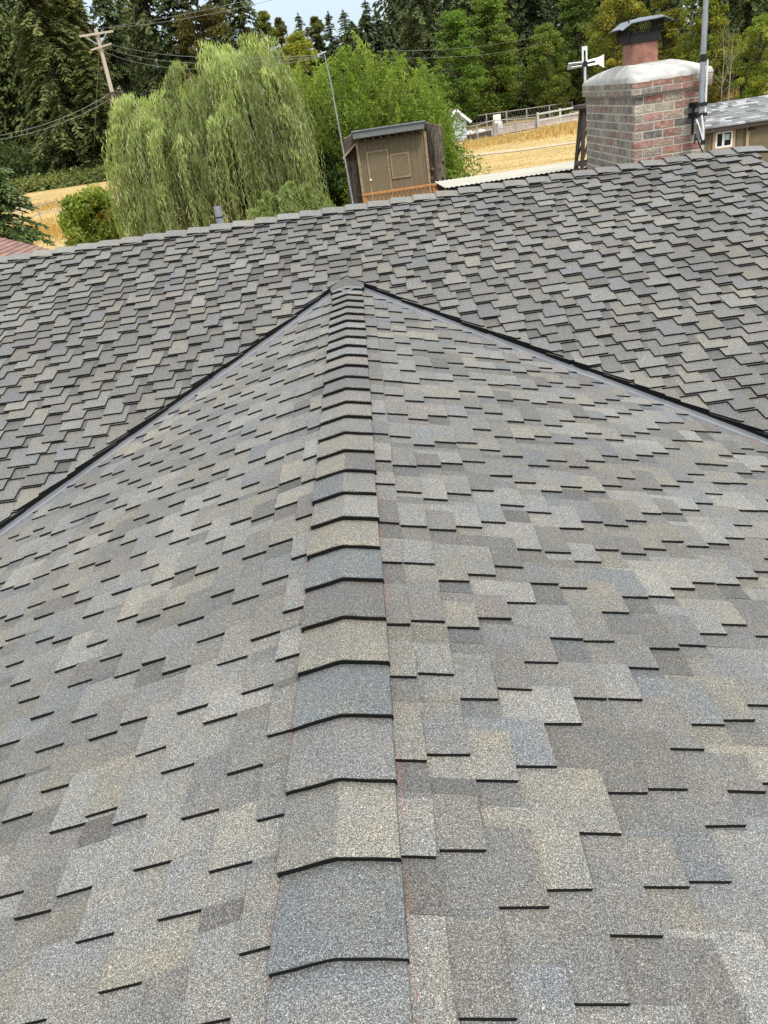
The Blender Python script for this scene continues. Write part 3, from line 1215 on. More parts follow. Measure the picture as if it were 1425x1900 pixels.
# propped awning flap on the left wall
b = MB()
f0, f1 = at_y(660, 266, PY + .2), at_y(636, 294, PY + .2)
for (xa, za_), (xb, zb_) in (((px0 - .005, f0[2]), (f1[0], f1[2])),):
    b.hexa([(xa, PY + .15, za_ - .03), (xa, PY + 1.0, za_ - .03), (xb, PY + 1.0, zb_ - .03), (xb, PY + .15, zb_ - .03)],
           [(xa, PY + .15, za_), (xa, PY + 1.0, za_), (xb, PY + 1.0, zb_), (xb, PY + .15, zb_)])
b.build('awning_flap', M_TRIMW, ph)


def stump(label, pa, pb, Y, w0, w1, lean, slant):
    """a topped trunk from photo point pb (low) to pa (top)"""
    a, c = at_y(*pa, Y), at_y(*pb, Y)
    t = thing('tree_trunk', label, 'tree trunk', (c[0], Y, 0), None)
    b = MB()
    rows = []
    nn = 26
    hts = [0, .3, .8, 1.4, 2., 2.6, 3.1, 3.5, 3.9, 4.2]
    ztp = a[2]
    ph_ = [R.uniform(0, 6) for _ in range(6)]
    m = 22
    for i in range(m + 1):
        f = i / m
        z = ztp * f
        cx = c[0] + (a[0] - c[0]) * (z - c[2]) / (a[2] - c[2])
        rr = w0 + (w1 - w0) * f + .12 * math.exp(-z * 2)
        row = []
        for j in range(nn):
            t_ = 2 * math.pi * j / nn
            k = rr * (1 + .10 * math.sin(3 * t_ + ph_[0] + z) + .07 * math.sin(5 * t_ + ph_[1] - 1.6 * z) + .05 * math.sin(9 * t_ + ph_[2]) + R.uniform(-.05, .05))
            zz = z + (slant * math.cos(t_) * rr if i == m else 0)
            row.append((cx + k * math.cos(t_), Y + k * math.sin(t_), zz))
        rows.append(row)
    b.grid(rows, closed=True)
    b.build('trunk', M_BARK, t, smooth=True)
    b = MB()
    b.face(rows[-1])
    b.build('cut_top', M_OLDTRIM, t)
    # burls and branch stubs
    b = MB()
    for q in range(5):
        z = R.uniform(.45, .9) * ztp
        t_ = R.uniform(3.6, 5.6)
        cx = c[0] + (a[0] - c[0]) * (z - c[2]) / (a[2] - c[2])
        p = Vector((cx + w1 * .9 * math.cos(t_), Y + w1 * .9 * math.sin(t_), z))
        dvec = Vector((math.cos(t_), math.sin(t_), .3))
        b.tube([p - dvec * .03, p + dvec * .05, p + dvec * .09], [.07, .06, .025], 8)
    b.build('branch_stub', M_BARK, t, smooth=True)
    return t


stump('topped grey tree trunk at the left side of the brown playhouse, behind the thin pole', (650, 250), (667, 385), PY + .75, .24, .20, 0, .35)
stump('thick topped grey tree trunk standing at the right side of the brown playhouse', (802, 229), (815, 352), PY + .6, .27, .235, 0, -.3)

# ------------------------------------------------------------------ thin pole, utility pole, wires
q0, q1, q2 = at_r(655, 378, 22), at_r(613, 150, 22), at_r(602, 101, 22)
sp = thing('service_pole', 'thin grey metal pole leaning left in front of the bright green tree', 'pole', (q0[0] + (q0[0] - q1[0]) * .95, q0[1], 0))
b = MB()
foot_ = q0 + (q0 - q1) / (q0[2] - q1[2]) * (-q0[2])
b.tube([foot_, q0, q1, q2], [.026, .022, .016, .013], 10)
b.build('shaft', M_GALV, sp, smooth=True)
b = MB()
b.tube([q2 + np.array([-.14, 0, .01]), q2 + np.array([.05, 0, .05])], .018, 8)
b.tube([q2 + np.array([-.15, 0, .04]), q2 + np.array([-.15, 0, -.04])], .022, 8)
b.build('insulator', M_STONEY, sp)

u0, u1 = at_r(217, 205, 58), at_r(177, 53, 58)
ux, uy = (u0[0] + u1[0]) / 2, (u0[1] + u1[1]) / 2
ut = thing('utility_pole', 'tall pale wooden utility pole with two crossarms at the upper left', 'utility pole', (ux, uy, ter(uy)))
b = MB()
ztop_ = u1[2]
b.tube([(ux, uy, ter(uy)), (ux, uy, (ztop_ + ter(uy)) / 2), (ux, uy, ztop_)], [.15, .13, .105], 12)
b.build('shaft', M_POLEW, ut, smooth=True)
za1 = at_r(181, 63, 58)[2]
b = MB()
b.bar((ux - 1.0, uy - .2, za1), (ux + 1.05, uy - .2, za1), .09, .11)
b.build('crossarm', M_POLEW, ut)
for sx in (-1, 1):
    b = MB()
    b.bar((ux + sx * .62, uy - .25, za1 - .06), (ux + sx * .1, uy - .17, za1 - .55), .04, .05)
    b.build('arm_brace', M_GALV, ut)
za2 = at_r(187, 88, 58)[2]
b = MB()
b.bar((ux - .55, uy - .2, za2 - .08), (ux + .75, uy - .2, za2 + .10), .08, .09)
b.build('crossarm', M_POLEW, ut)
for sx in (-.9, -.35, .45, .95):
    b = MB()
    b.tube([(ux + sx, uy - .2, za1 + .06), (ux + sx, uy - .2, za1 + .16), (ux + sx, uy - .2, za1 + .24)], [.02, .06, .03], 8)
    b.build('insulator', M_INS, ut)
zb3 = at_r(211, 173, 58)[2]
b = MB()
b.bar((ux - .45, uy - .2, zb3), (ux + .75, uy - .2, zb3 + .05), .08, .1)
b.box(ux + .1, ux + .45, uy - .35, uy - .16, zb3 - .35, zb3 - .06)
b.box(ux - .33, ux - .12, uy - .33, uy - .16, zb3 - .55, zb3 - .06)
b.build('cable_bracket', M_DKWOOD, ut)


def wire(label, a, c, sag, rad=.02, name='overhead_wire', group=None):
    b = MB()
    a, c = Vector(a), Vector(c)
    pts = [a.lerp(c, i / 16) - Vector((0, 0, sag * 4 * (i / 16) * (1 - i / 16))) for i in range(17)]
    b.tube(pts, rad, 5)
    o = b.build(name, M_WIRE)
    tag(o, label, 'wire', group)


GW = 'overhead wires of the utility pole'
wire('upper overhead wire rising right from the utility pole top past the tall trees', (ux + .95, uy - .2, za1 + .24), at_r(520, -14, 42), .1, .008, group=GW)
wire('lower overhead wire rising right from the utility pole top past the tall trees', (ux + .45, uy - .2, za1 + .24), at_r(520, -4, 42), .2, .008, group=GW)
tp_ = q2
for k, (py, lab) in enumerate(((-.02, 'topmost of the three thin cables from the utility pole to the thin grey pole'),
                               (.35, 'middle of the three thin cables from the utility pole to the thin grey pole'),
                               (.7, 'lowest of the three thin cables from the utility pole to the thin grey pole'))):
    wire(lab, (ux + .6 - .2 * k, uy - .25, za2 + .1 - py * .5), (tp_[0] - .12 + .05 * k, tp_[1] + .05, tp_[2] - .03 * k), (.30 + .12 * k), .007, group=GW)
ln0, ln1 = at_r(-40, 257, 52), at_r(-40, 264, 52)
wire('upper of two sagging cables running left from low on the utility pole', (ux - .1, uy - .25, zb3 + .0), ln0, .4, .011, group=GW)
wire('lower of two sagging cables running left from low on the utility pole', (ux - .2, uy - .25, zb3 - .3), ln1, .4, .011, group=GW)
wire('slack cable running right from low on the utility pole into the willow', (ux + .6, uy - .25, zb3 + .04), at_r(330, 178, 34), .5, .015, group=GW)
gy = on_ground(172, 318)
wire('steep guy wire running down from the utility pole to the green bank', (ux - .05, uy - .1, za2), (gy[0], gy[1], ter(gy[1])), 0., .014, group=GW)
wire('wire crossing right of the bright green tree, upper of a pair', at_r(700, 95, 36), at_r(1010, 62, 75), .3, .006, group=GW)
wire('wire crossing right of the bright green tree, lower of a pair', at_r(700, 108, 36), at_r(1010, 80, 75), .3, .006, group=GW)

# ------------------------------------------------------------------ brown shed on the right
SY = 23.6
e0 = at_y(1309, 237, SY)
e1 = at_y(1425, 223, SY)
rg = at_y(1312, 192, SY + 1.7)
rg2 = at_y(1424, 178, SY + 1.7)
ze = (e0[2] + e1[2]) / 2
zr2 = (rg[2] + rg2[2]) / 2
sxl, sxr = e0[0] - .7, e1[0] + 2.0
shed = thing('garden_shed', 'brown garden shed with grey shingle roof and white window behind the chimney', 'shed', ((sxl + sxr) / 2, SY + 1.7, 0))
b = MB()
b.box(sxl + .15, sxr - .15, SY + .2, SY + .25, 0, ze - .045)
b.box(sxl + .15, sxl + .2, SY + .251, SY + 3.2, 0, ze - .045)
b.box(sxr - .2, sxr - .15, SY + .251, SY + 3.2, 0, ze - .045)
b.box(sxl + .15, sxr - .15, SY + 3.21, SY + 3.26, 0, ze - .045)
x = sxl + .25
while x < sxr - .2:
    b.box(x, x + .012, SY + .193, SY + .2, 0, ze - .05, 0, (.55, .55, .55))
    x += .2
b.build('wall', M_BROWN, shed)
b = MB()
rows_n = 15
for i in range(rows_n):
    t0, t1 = i / rows_n, (i + 1) / rows_n
    ya, yb_ = SY + 1.7 * t0, SY + 1.7 * t1
    z0_, z1_ = ze + (zr2 - ze) * t0, ze + (zr2 - ze) * t1
    x = sxl - R.uniform(0, .3)
    while x < sxr:
        wx_ = R.uniform(.12, .34)
        k = R.choice((.55, .7, .85, 1., 1., 1.15, 1.3, 1.9))
        xa, xb = max(x, sxl), min(x + wx_, sxr)
        if xb > xa:
            b.hexa([(xa, ya, z0_ - .02), (xb, ya, z0_ - .02), (xb, yb_, z1_ - .02), (xa, yb_, z1_ - .02)],
                   [(xa, ya, z0_ + .018), (xb, ya, z0_ + .018), (xb, yb_, z1_ + .004), (xa, yb_, z1_ + .004)], 0, (k, k, k * 1.02))
        x += wx_
b.hexa([(sxl, SY + 1.7, zr2 - .025), (sxr, SY + 1.7, zr2 - .025), (sxr, SY + 3.4, ze - .025), (sxl, SY + 3.4, ze - .025)],
       [(sxl, SY + 1.7, zr2 + .004), (sxr, SY + 1.7, zr2 + .004), (sxr, SY + 3.4, ze), (sxl, SY + 3.4, ze)])
b.build('roof', M_GREYSH, shed)
b = MB()
b.box(sxl, sxr, SY + .02, SY + .05, ze - .13, ze - .022)
b.build('eave_board', M_DKWOOD, shed)
YW = SY + .2
wx0, wx1 = at_y(1322, 255, YW)[0], at_y(1364, 250, YW)[0]
wz1, wz0 = at_y(1343, 238, YW)[2], at_y(1343, 279, YW)[2]
wn = frame(wx0, wz0, wx1 - wx0, wz1 - wz0, .075, YW, M_TRIMW, 'window', shed)
frame(wx0 + .076, wz0 + .076, wx1 - wx0 - .152, wz1 - wz0 - .152, .045, YW - .004, M_WHITE, 'window_frame', wn)
b = MB()
wm = (wx0 + wx1) / 2 - .02
b.box(wm - .03, wm + .03, YW - .032, YW - .006, wz0 + .122, wz1 - .122)
b.build('mullion', M_WHITE, wn)
b = MB()
b.box(wx0 + .122, wx1 - .122, YW - .012, YW - .005, wz0 + .122, wz1 - .122)
b.build('pane', M_GLASS, wn)
b = MB()
b.box(wm + .05, wm + .17, YW - .016, YW - .0125, (wz0 + wz1) / 2 - .02, wz1 - .16)
b.build('paper_notice', M_BLUEW, wn)
dx0, dx1 = at_y(1383, 260, YW)[0], at_y(1383, 260, YW)[0] + 1.05
dzt = at_y(1400, 228, YW)[2]
b = MB()
b.box(dx0 + .1, dx1 - .1, YW - .02, YW - .006, .1, dzt - .1)
sdr = b.build('door', M_BROWN, shed)
frame(dx0, .05, dx1 - dx0, dzt - .05, .085, YW - .012, M_TRIMW, 'door_frame', sdr)
b = MB()
for f in (.35, .65):
    b.box(dx0 + .09, dx1 - .09, YW - .034, YW - .021, dzt * f - .04, dzt * f + .04)
b.build('door_rail', M_TRIMW, sdr)
for zz in (dzt - .13, .8):
    b = MB()
    b.hexa([(dx0 + .03, YW - .052, zz - .05), (dx0 + .25, YW - .052, zz - .01), (dx0 + .25, YW - .044, zz - .01), (dx0 + .03, YW - .044, zz - .05)],
           [(dx0 + .03, YW - .052, zz + .05), (dx0 + .25, YW - .052, zz + .01), (dx0 + .25, YW - .044, zz + .01), (dx0 + .03, YW - .044, zz + .05)])
    b.build('hinge', M_BLACK, sdr)

# ------------------------------------------------------------------ red roofed outbuilding, left
ra0, ra1 = at_y(0, 441, 15.5), at_y(96, 464, 15.5)
sl_ = (ra0[2] - ra1[2]) / (ra1[0] - ra0[0])
rxr = ra1[0] + .05
rxl = ra0[0] - 2.2
red = thing('outbuilding', 'low outbuilding with a red brown shingle roof at the left edge', 'outbuilding', ((rxl + rxr) / 2, 13.5, 0))
b = MB()
zrr = ra1[2] - .02
n = 32
for i in range(n):
    xa, xb = rxr - (rxr - rxl) * i / n, rxr - (rxr - rxl) * (i + 1) / n
    za_, zb_ = zrr + sl_ * (rxr - xa), zrr + sl_ * (rxr - xb)
    y = 11.2 - R.uniform(0, .3)
    while y < 15.5:
        l_ = R.uniform(.25, .4)
        k = R.uniform(.75, 1.25)
        ya, yb_ = max(y, 11.2), min(y + l_ - .006, 15.5)
        if yb_ > ya:
            b.hexa([(xb, ya, zb_ - .02), (xa, ya, za_ - .02), (xa, yb_, za_ - .02), (xb, yb_, zb_ - .02)],
                   [(xb, ya, zb_ + .004), (xa, ya, za_ + .018), (xa, yb_, za_ + .018), (xb, yb_, zb_ + .004)], 0, (.22 * k, .125 * k, .10 * k))
        y += l_
b.build('roof', M_REDSH, red)
b = MB()
b.box(rxl + .2, rxr - .25, 11.4, 15.3, 0, zrr - .06)
b.hexa([(rxl + .2, 15.25, zrr - .06), (rxr - .3, 15.25, zrr - .06), (rxr - .3, 15.3, zrr - .06), (rxl + .2, 15.3, zrr - .06)],
       [(rxl + .2, 15.25, zrr + sl_ * (rxr - rxl - .3) - .05), (rxr - .32, 15.25, zrr - .05), (rxr - .32, 15.3, zrr - .05), (rxl + .2, 15.3, zrr + sl_ * (rxr - rxl - .3) - .05)])
b.build('wall', M_WALLP, red)

# ------------------------------------------------------------------ far shed, fences and yard things
gp = on_ground(845, 262)
fr = gp[1]
fa_, fb_ = at_y(829, 225, fr), at_y(865, 222, fr)
fz = at_y(847, 203, fr)[2]
sm = thing('small_shed', 'small pale blue gabled shed beyond the field, half hidden by green leaves', 'shed', (gp[0], fr + 2, ter(fr)))
xa, xb = fa_[0], fb_[0]
xm = (xa + xb) / 2
zg = ter(fr)
zea = (fa_[2] + fb_[2]) / 2 - .05
b = MB()
b.box(xa, xb, fr, fr + 3.4, zg, zea)
b.face([(xa, fr, zea), (xb, fr, zea), (xm, fr, fz - .12)])
b.face([(xb, fr + 3.4, zea), (xa, fr + 3.4, zea), (xm, fr + 3.4, fz - .12)])
b.build('wall', M_BLUEW, sm)
b = MB()
for s_ in (-1, 1):
    xe = xm + s_ * ((xb - xa) / 2 + .35)
    ze_ = zea - .2
    pts = [(xm, fr - .3), (xe, fr - .3), (xe, fr + 3.7), (xm, fr + 3.7)]
    zz = [fz, ze_, ze_, fz]
    lo = [(p[0], p[1], z_ - .09) for p, z_ in zip(pts, zz)]
    hi = [(p[0], p[1], z_) for p, z_ in zip(pts, zz)]
    if s_ < 0:
        lo, hi = lo[::-1], hi[::-1]
    b.hexa(lo, hi)
b.build('roof', M_GREYTIN, sm)
b = MB()
for s_ in (-1, 1):
    b.bar((xm, fr - .32, fz - .02), (xm + s_ * ((xb - xa) / 2 + .37), fr - .32, zea - .22), .05, .2)
b.build('barge_board', M_WHITE, sm)


def fence(name, label, cat, pts, hpx, rails, pr, rr, mpost, mrail, skip=()):
    """pts: photo feet, hpx: photo tops; rails: height fractions"""
    P = [(on_ground(*a), c) for a, c in zip(pts, hpx)]
    t = thing(name, label, cat, (P[0][0][0], P[0][0][1], ter(P[0][0][1])))
    tops = []
    for (p, c), w_ in zip(P, pr):
        z1 = at_y(c[0], c[1], p[1])[2]
        tops.append((p, z1))
        b = MB()
        b.tube([(p[0], p[1], ter(p[1]) - .05), (p[0], p[1], z1)], w_, 8)
        b.build('post', mpost, t)
    for f in rails:
        b = MB()
        for (p, z1), (q, z2) in zip(tops[:-1], tops[1:]):
            za_, zb_ = ter(p[1]) + (z1 - ter(p[1])) * f, ter(q[1]) + (z2 - ter(q[1])) * f
            b.tube([(p[0], p[1] - .0, za_), (q[0], q[1] - .0, zb_)], rr if f > .5 else rr * .5, 6)
        b.build('rail', mrail, t)
    # woven wire
    b = MB()
    for (p, z1), (q, z2) in zip(tops[:-1], tops[1:]):
        d = math.hypot(q[0] - p[0], q[1] - p[1])
        n_ = max(2, int(d / .35))
        for i in range(n_):
            for s_ in (0, 1):
                f0, f1 = (i / n_, (i + 1) / n_) if s_ else ((i + 1) / n_, i / n_)
                b.bar((p[0] + (q[0] - p[0]) * f0, p[1] + (q[1] - p[1]) * f0, ter(p[1]) + .05), (p[0] + (q[0] - p[0]) * f1, p[1] + (q[1] - p[1]) * f1, (z1 * (1 - f1) + z2 * f1)), .010, .010)
    b.build('wire_mesh', M_WIRE, t)
    return t


fence('chain_link_fence', 'near chain link fence with pale posts along the dirt drive', 'fence',
      [(800, 278), (887, 267), (918, 260), (957, 252), (996, 244)], [(800, 245), (886, 231), (916, 222), (956, 220), (993, 217)], (.97, .55, .1),
      [.06, .06, .11, .06, .12], .035, M_POSTG, M_POSTG)
fence('chain_link_fence', 'far chain link fence with grey posts against the dark wood', 'fence',
      [(860, 247), (904, 240), (941, 235), (978, 229), (1020, 222), (1062, 215)], [(860, 219), (902, 211), (940, 206), (977, 201), (1018, 195), (1060, 189)], (.97, .5, .1),
      [.06] * 6, .035, M_POSTG, M_POSTG)
wr = [on_ground(999, 244), on_ground(1040, 236), on_ground(1086, 227)]
wf = thing('rail_fence', 'white three rail fence left of the windmill tower', 'fence', (wr[0][0], wr[0][1], ter(wr[0][1])))
for p in wr:
    b = MB()
    b.bar((p[0], p[1], ter(p[1]) - .05), (p[0], p[1], ter(p[1]) + 1.38), .14, .14)
    b.build('post', M_STONEY, wf)
for h in (.35, .8, 1.25):
    b = MB()
    for p, q in zip(wr[:-1], wr[1:]):
        b.bar((p[0], p[1] - .09, ter(p[1]) + h), (q[0], q[1] - .09, ter(q[1]) + h), .05, .13)
    b.build('rail', M_STONEY, wf)
p = on_ground(927, 246)
b = MB()
b.tube([(p[0], p[1], ter(p[1])), (p[0], p[1], ter(p[1]) + .05), (p[0], p[1], ter(p[1]) + .4), (p[0], p[1], ter(p[1]) + .82), (p[0], p[1], ter(p[1]) + .86)], [.27, .29, .3, .29, .26], 14)
tag(b.build('barrel', M_STONEY, smooth=True), 'pale grey barrel standing on the dirt behind the near wire fence', 'barrel')
p = on_ground(925, 250)
mb_ = thing('meter_box', 'white box on a post behind the near wire fence', 'meter box', (p[0] - .2, p[1] - .8, ter(p[1])))
b = MB()
zb0 = ter(p[1])
b.bar((p[0] - .2, p[1] - .8, zb0), (p[0] - .2, p[1] - .8, zb0 + 1.2), .1, .1)
b.build('post', M_POSTG, mb_)
b = MB()
b.box(p[0] - .5, p[0] + .1, p[1] - 1.0, p[1] - .86, zb0 + .9, zb0 + 1.55)
b.build('box', M_WHITE, mb_)
p = on_ground(872, 250)
b = MB()
for q in range(9):
    x, y, r_ = p[0] + R.uniform(-1., 1.), p[1] + R.uniform(-.5, .5), R.uniform(.25, .5)
    rows = []
    for i in range(6):
        t = i / 5 * math.pi / 2
        rows.append([(x + r_ * 1.3 * math.cos(t) * math.cos(a) * R.uniform(.85, 1.1), y + r_ * math.cos(t) * math.sin(a) * R.uniform(.85, 1.1), ter(y) + r_ * .8 * math.sin(t)) for a in [2 * math.pi * j / 9 for j in range(9)]])
    b.grid(rows, closed=True)
tag(b.build('rock_heap', M_STONEY), 'heap of bleached white rocks beside the pale blue shed', 'rock heap')
p0, p1 = on_ground(868, 262), on_ground(911, 255)
b = MB()
b.bar((p0[0], p0[1], ter(p0[1]) + .25), (p1[0], p1[1], ter(p1[1]) + .25), .4, .5)
tag(b.build('timber_edging', M_DKWOOD), 'dark timber edging lying along the dirt drive in front of the rocks', 'timber edging')
# pipe gate at the left
gA = [on_ground(40, 431), on_ground(77, 409)]
gt = thing('pipe_fence', 'thin pale pipe fence in the dry grass at the left edge', 'fence', (gA[0][0], gA[0][1], 0))
pl = [on_ground(-30, 445), on_ground(40, 431), on_ground(78, 412), on_ground(112, 404)]
for p in pl:
    b = MB()
    b.tube([(p[0], p[1], ter(p[1])), (p[0], p[1], ter(p[1]) + 1.15)], .045, 8)
    b.build('post', M_POSTG, gt)
for h in (.55, 1.1):
    b = MB()
    for p, q in zip(pl[:-1], pl[1:]):
        b.tube([(p[0], p[1], ter(p[1]) + h), (q[0], q[1], ter(q[1]) + h)], .03, 6)
    b.build('rail', M_POSTG, gt)

# ------------------------------------------------------------------ trees
def add(lst, c, d, n, ln, wd, col):
    lst.append((c, d, n, np.broadcast_to(ln, (len(c),)), np.broadcast_to(wd, (len(c),)), col))


def finish(name, lst, m, parent):
    c, d, n = [np.concatenate([q[i] for q in lst]) for i in range(3)]
    ln, wd = np.concatenate([q[3] for q in lst]), np.concatenate([q[4] for q in lst])
    col = np.concatenate([q[5] for q in lst])
    return quads(name, leaves(c, d, n, ln, wd), col, m, parent)


def vary(n, base, amt=.25, hue=.12):
    k = RN.uniform(1 - amt, 1 + amt, (n, 1))
    h = RN.uniform(1 - hue, 1 + hue, (n, 3))
    return np.array(base)[None, :] * k * h


def conifer(H, RAD, seed, base, droop=.35, dens=1., leaf=.42, lo=.06, parent=None, bare=0.):
    """whorls of drooping boughs hung with needle sprays; local, base at z=0"""
    rr = random.Random(seed)
    lst = []
    tb = MB()
    tb.tube([(0, 0, -.3), (0, 0, H * .3), (0, 0, H * .7), (0, 0, H)], [H * .017 + .05, H * .013 + .03, H * .007, .01], 8)
    nwh = int(H * 2.1 * dens)
    for i in range(nwh):
        f = lo + (1 - lo) * (i + rr.random() * .8) / nwh
        z = H * f
        if f > .985:
            continue
        Lm = RAD * (1 - f) ** .72 * (1 - .55 * max(0, (.22 - f)) / .22) + .25
        for j in range(rr.choice((3, 4, 5))):
            if rr.random() < bare:
                continue
            a = rr.uniform(0, 2 * math.pi)
            ln = Lm * rr.uniform(.6, 1.18)
            up = rr.uniform(.05, .3)
            ns = max(4, int(ln * 6 / max(leaf, .2) * .42))
            t = np.linspace(.12, 1, ns)
            r_ = ln * t
            zz = z + ln * (up * t - droop * t ** 2 * 1.6)
            c = np.stack([r_ * math.cos(a), r_ * math.sin(a), zz], 1)
            if rr.random() < .35:
                tb.bar((0, 0, z), tuple(c[ns // 2]), .05, .05)
            out = np.array([math.cos(a), math.sin(a), 0.])
            side = np.array([-math.sin(a), math.cos(a), 0.])
            shade_ = .72 + .5 * rr.random()
            for s_ in (-1, 0, 1, 1, -1):
                m_ = len(c)
                sd_ = side[None, :] * s_ * RN.uniform(.5, 1.2, (m_, 1)) + out[None, :] * RN.uniform(.3, 1., (m_, 1)) + np.array([0, 0, -1.])[None, :] * RN.uniform(.1, .8, (m_, 1))
                cc = c + sd_ * leaf * .42 * RN.uniform(.3, 1.2, (m_, 1)) + RN.normal(0, leaf * .12, (m_, 3))
                nn = np.array([0, 0, 1.])[None, :] + RN.normal(0, .45, (m_, 3))
                tip = (.75 + .55 * t)[:, None]
                add(lst, cc, sd_, nn, leaf * RN.uniform(.7, 1.5, m_), leaf * RN.uniform(.26, .46, m_), vary(m_, base, .28, .1) * tip * shade_)
    # leader
    m_ = 30
    c = np.stack([RN.normal(0, .08, m_), RN.normal(0, .08, m_), H * RN.uniform(.94, 1.02, m_)], 1)
    add(lst, c, np.stack([RN.normal(0, .6, m_), RN.normal(0, .6, m_), np.ones(m_)], 1), rdir(m_), leaf, leaf * .3, vary(m_, base))
    tr_ = tb.build('trunk', M_BARKD, parent, smooth=True, local=True)
    cw = finish('crown', lst, M_NEEDLE, parent)
    return tr_, cw


def broadleaf(H, RAD, seed, base, trunk=.35, nclump=70, per=110, leaf=.30, shape='oval', base2=None, parent=None, aspect=.55, spread=.16, limbs=True, flip=None):
    rr = random.Random(seed)
    lst = []
    tb = MB()
    th_ = H * trunk
    tb.tube([(0, 0, -.3), (.05 * RAD, 0, th_), (.0, .04 * RAD, H * .8)], [H * .018 + .03, H * .013 + .02, .02], 8)
    ncl = nclump
    for i in range(ncl):
        f = rr.random()
        if shape == 'oval':
            e = math.sin(math.pi * min(1, max(.04, f * .93 + .06))) ** .6
        elif shape == 'column':
            e = (1 - f) ** .4 * (.55 + .45 * min(1, f * 4))
        elif shape == 'round':
            e = math.sqrt(max(.02, 1 - (2 * f - 1) ** 2))
        else:                                                  # spreading plume
            e = (.55 + .45 * f) * (1 if f < .8 else (1 - f) / .2 * .8 + .2)
        z0 = th_ * .55 + (H - th_ * .55) * f
        a = rr.uniform(0, 2 * math.pi)
        q = rr.random() ** .45
        cx, cy_ = RAD * e * q * math.cos(a), RAD * e * q * math.sin(a)
        sz = RAD * spread * rr.uniform(.7, 1.6) + .1
        if limbs and rr.random() < .4:
            tb.tube([(0, 0, max(th_ * .6, z0 - RAD * .8)), (cx * .5, cy_ * .5, z0 - RAD * .25), (cx, cy_, z0)], [.09, .05, .015], 5, cap=False)
        m_ = int(per * rr.uniform(.6, 1.3))
        d_ = rdir(m_) * RN.uniform(.15, 1., (m_, 1)) ** .5
        c = np.array([cx, cy_, z0])[None, :] + d_ * sz * np.array([1.2, 1.2, .75])[None, :]
        bb = base2 if (base2 is not None and rr.random() < .3) else base
        k = rr.uniform(.7, 1.3)
        nn = d_ + RN.normal(0, .6, (m_, 3)) + np.array([0, 0, .5])
        add(lst, c, rdir(m_) + np.array([0, 0, -.35]), nn, leaf * RN.uniform(.6, 1.3, m_), leaf * aspect * RN.uniform(.7, 1.2, m_), vary(m_, bb, .25, .12) * k)
    tr_ = tb.build('trunk', M_BARKD, parent, smooth=True, local=True)
    cw = finish('crown', lst, M_LEAF, parent)
    return tr_, cw


PROTO = {}


def tree(kind, label, px, py, r, wide=1., col=(1, 1, 1), cat='tree', name=None, rot=None, group=None, minh=3.):
    """px,py: photo point of the crown's top; r: distance"""
    p = at_r(px, py, r)
    zg_ = ter(p[1])
    h = max(minh, p[2] - zg_)
    t = thing(name or NAMES[kind], label, cat, (p[0], p[1], zg_), group)
    if kind not in PROTO:
        PROTO[kind] = BUILD[kind](t)
        a = PROTO[kind]
    else:
        a = []
        for o in PROTO[kind]:
            c = o.copy()
            COL.objects.link(c)
            c.parent = t
            a.append(c)
    k = h / PH[kind]
    t.scale = (k * wide, k * wide, k)
    t.rotation_euler = (0, 0, R.uniform(0, 6.28) if rot is None else rot)
    for o in a:
        o.color = (*col, 1)
    return t


DG = (.030, .050, .020)
BUILD = {
    'fir1': lambda p: conifer(24, 5.2, 1, (.108, .128, .040), .42, 1.15, .62, .10, p),
    'fir2': lambda p: conifer(24, 4.2, 2, (.084, .106, .038), .30, 1.15, .60, .08, p),
    'spruce': lambda p: conifer(18, 3.3, 3, (.085, .112, .056), .18, 1.2, .45, .05, p),
    'alder1': lambda p: broadleaf(15, 4.0, 4, (.150, .185, .038), .25, 130, 100, .40, 'oval', (.20, .215, .05), p),
    'alder2': lambda p: broadleaf(15, 3.4, 5, (.13, .18, .036), .15, 140, 95, .38, 'column', (.185, .225, .05), p),
    'poplar': lambda p: broadleaf(18, 2.7, 6, (.11, .115, .036), .12, 140, 90, .38, 'column', (.15, .14, .05), p),
    'bush': lambda p: broadleaf(5, 2.6, 8, (.10, .145, .036), .05, 70, 90, .30, 'round', (.11, .145, .04), p, limbs=False),
}
PH = {'fir1': 24, 'fir2': 24, 'spruce': 18, 'alder1': 15, 'alder2': 15, 'poplar': 18, 'bush': 5}
NAMES = {'fir1': 'fir_tree', 'fir2': 'fir_tree', 'spruce': 'spruce_tree', 'alder1': 'broadleaf_tree', 'alder2': 'broadleaf_tree', 'poplar': 'poplar_tree', 'bush': 'bush'}
GF = 'trees of the wood beyond the field'
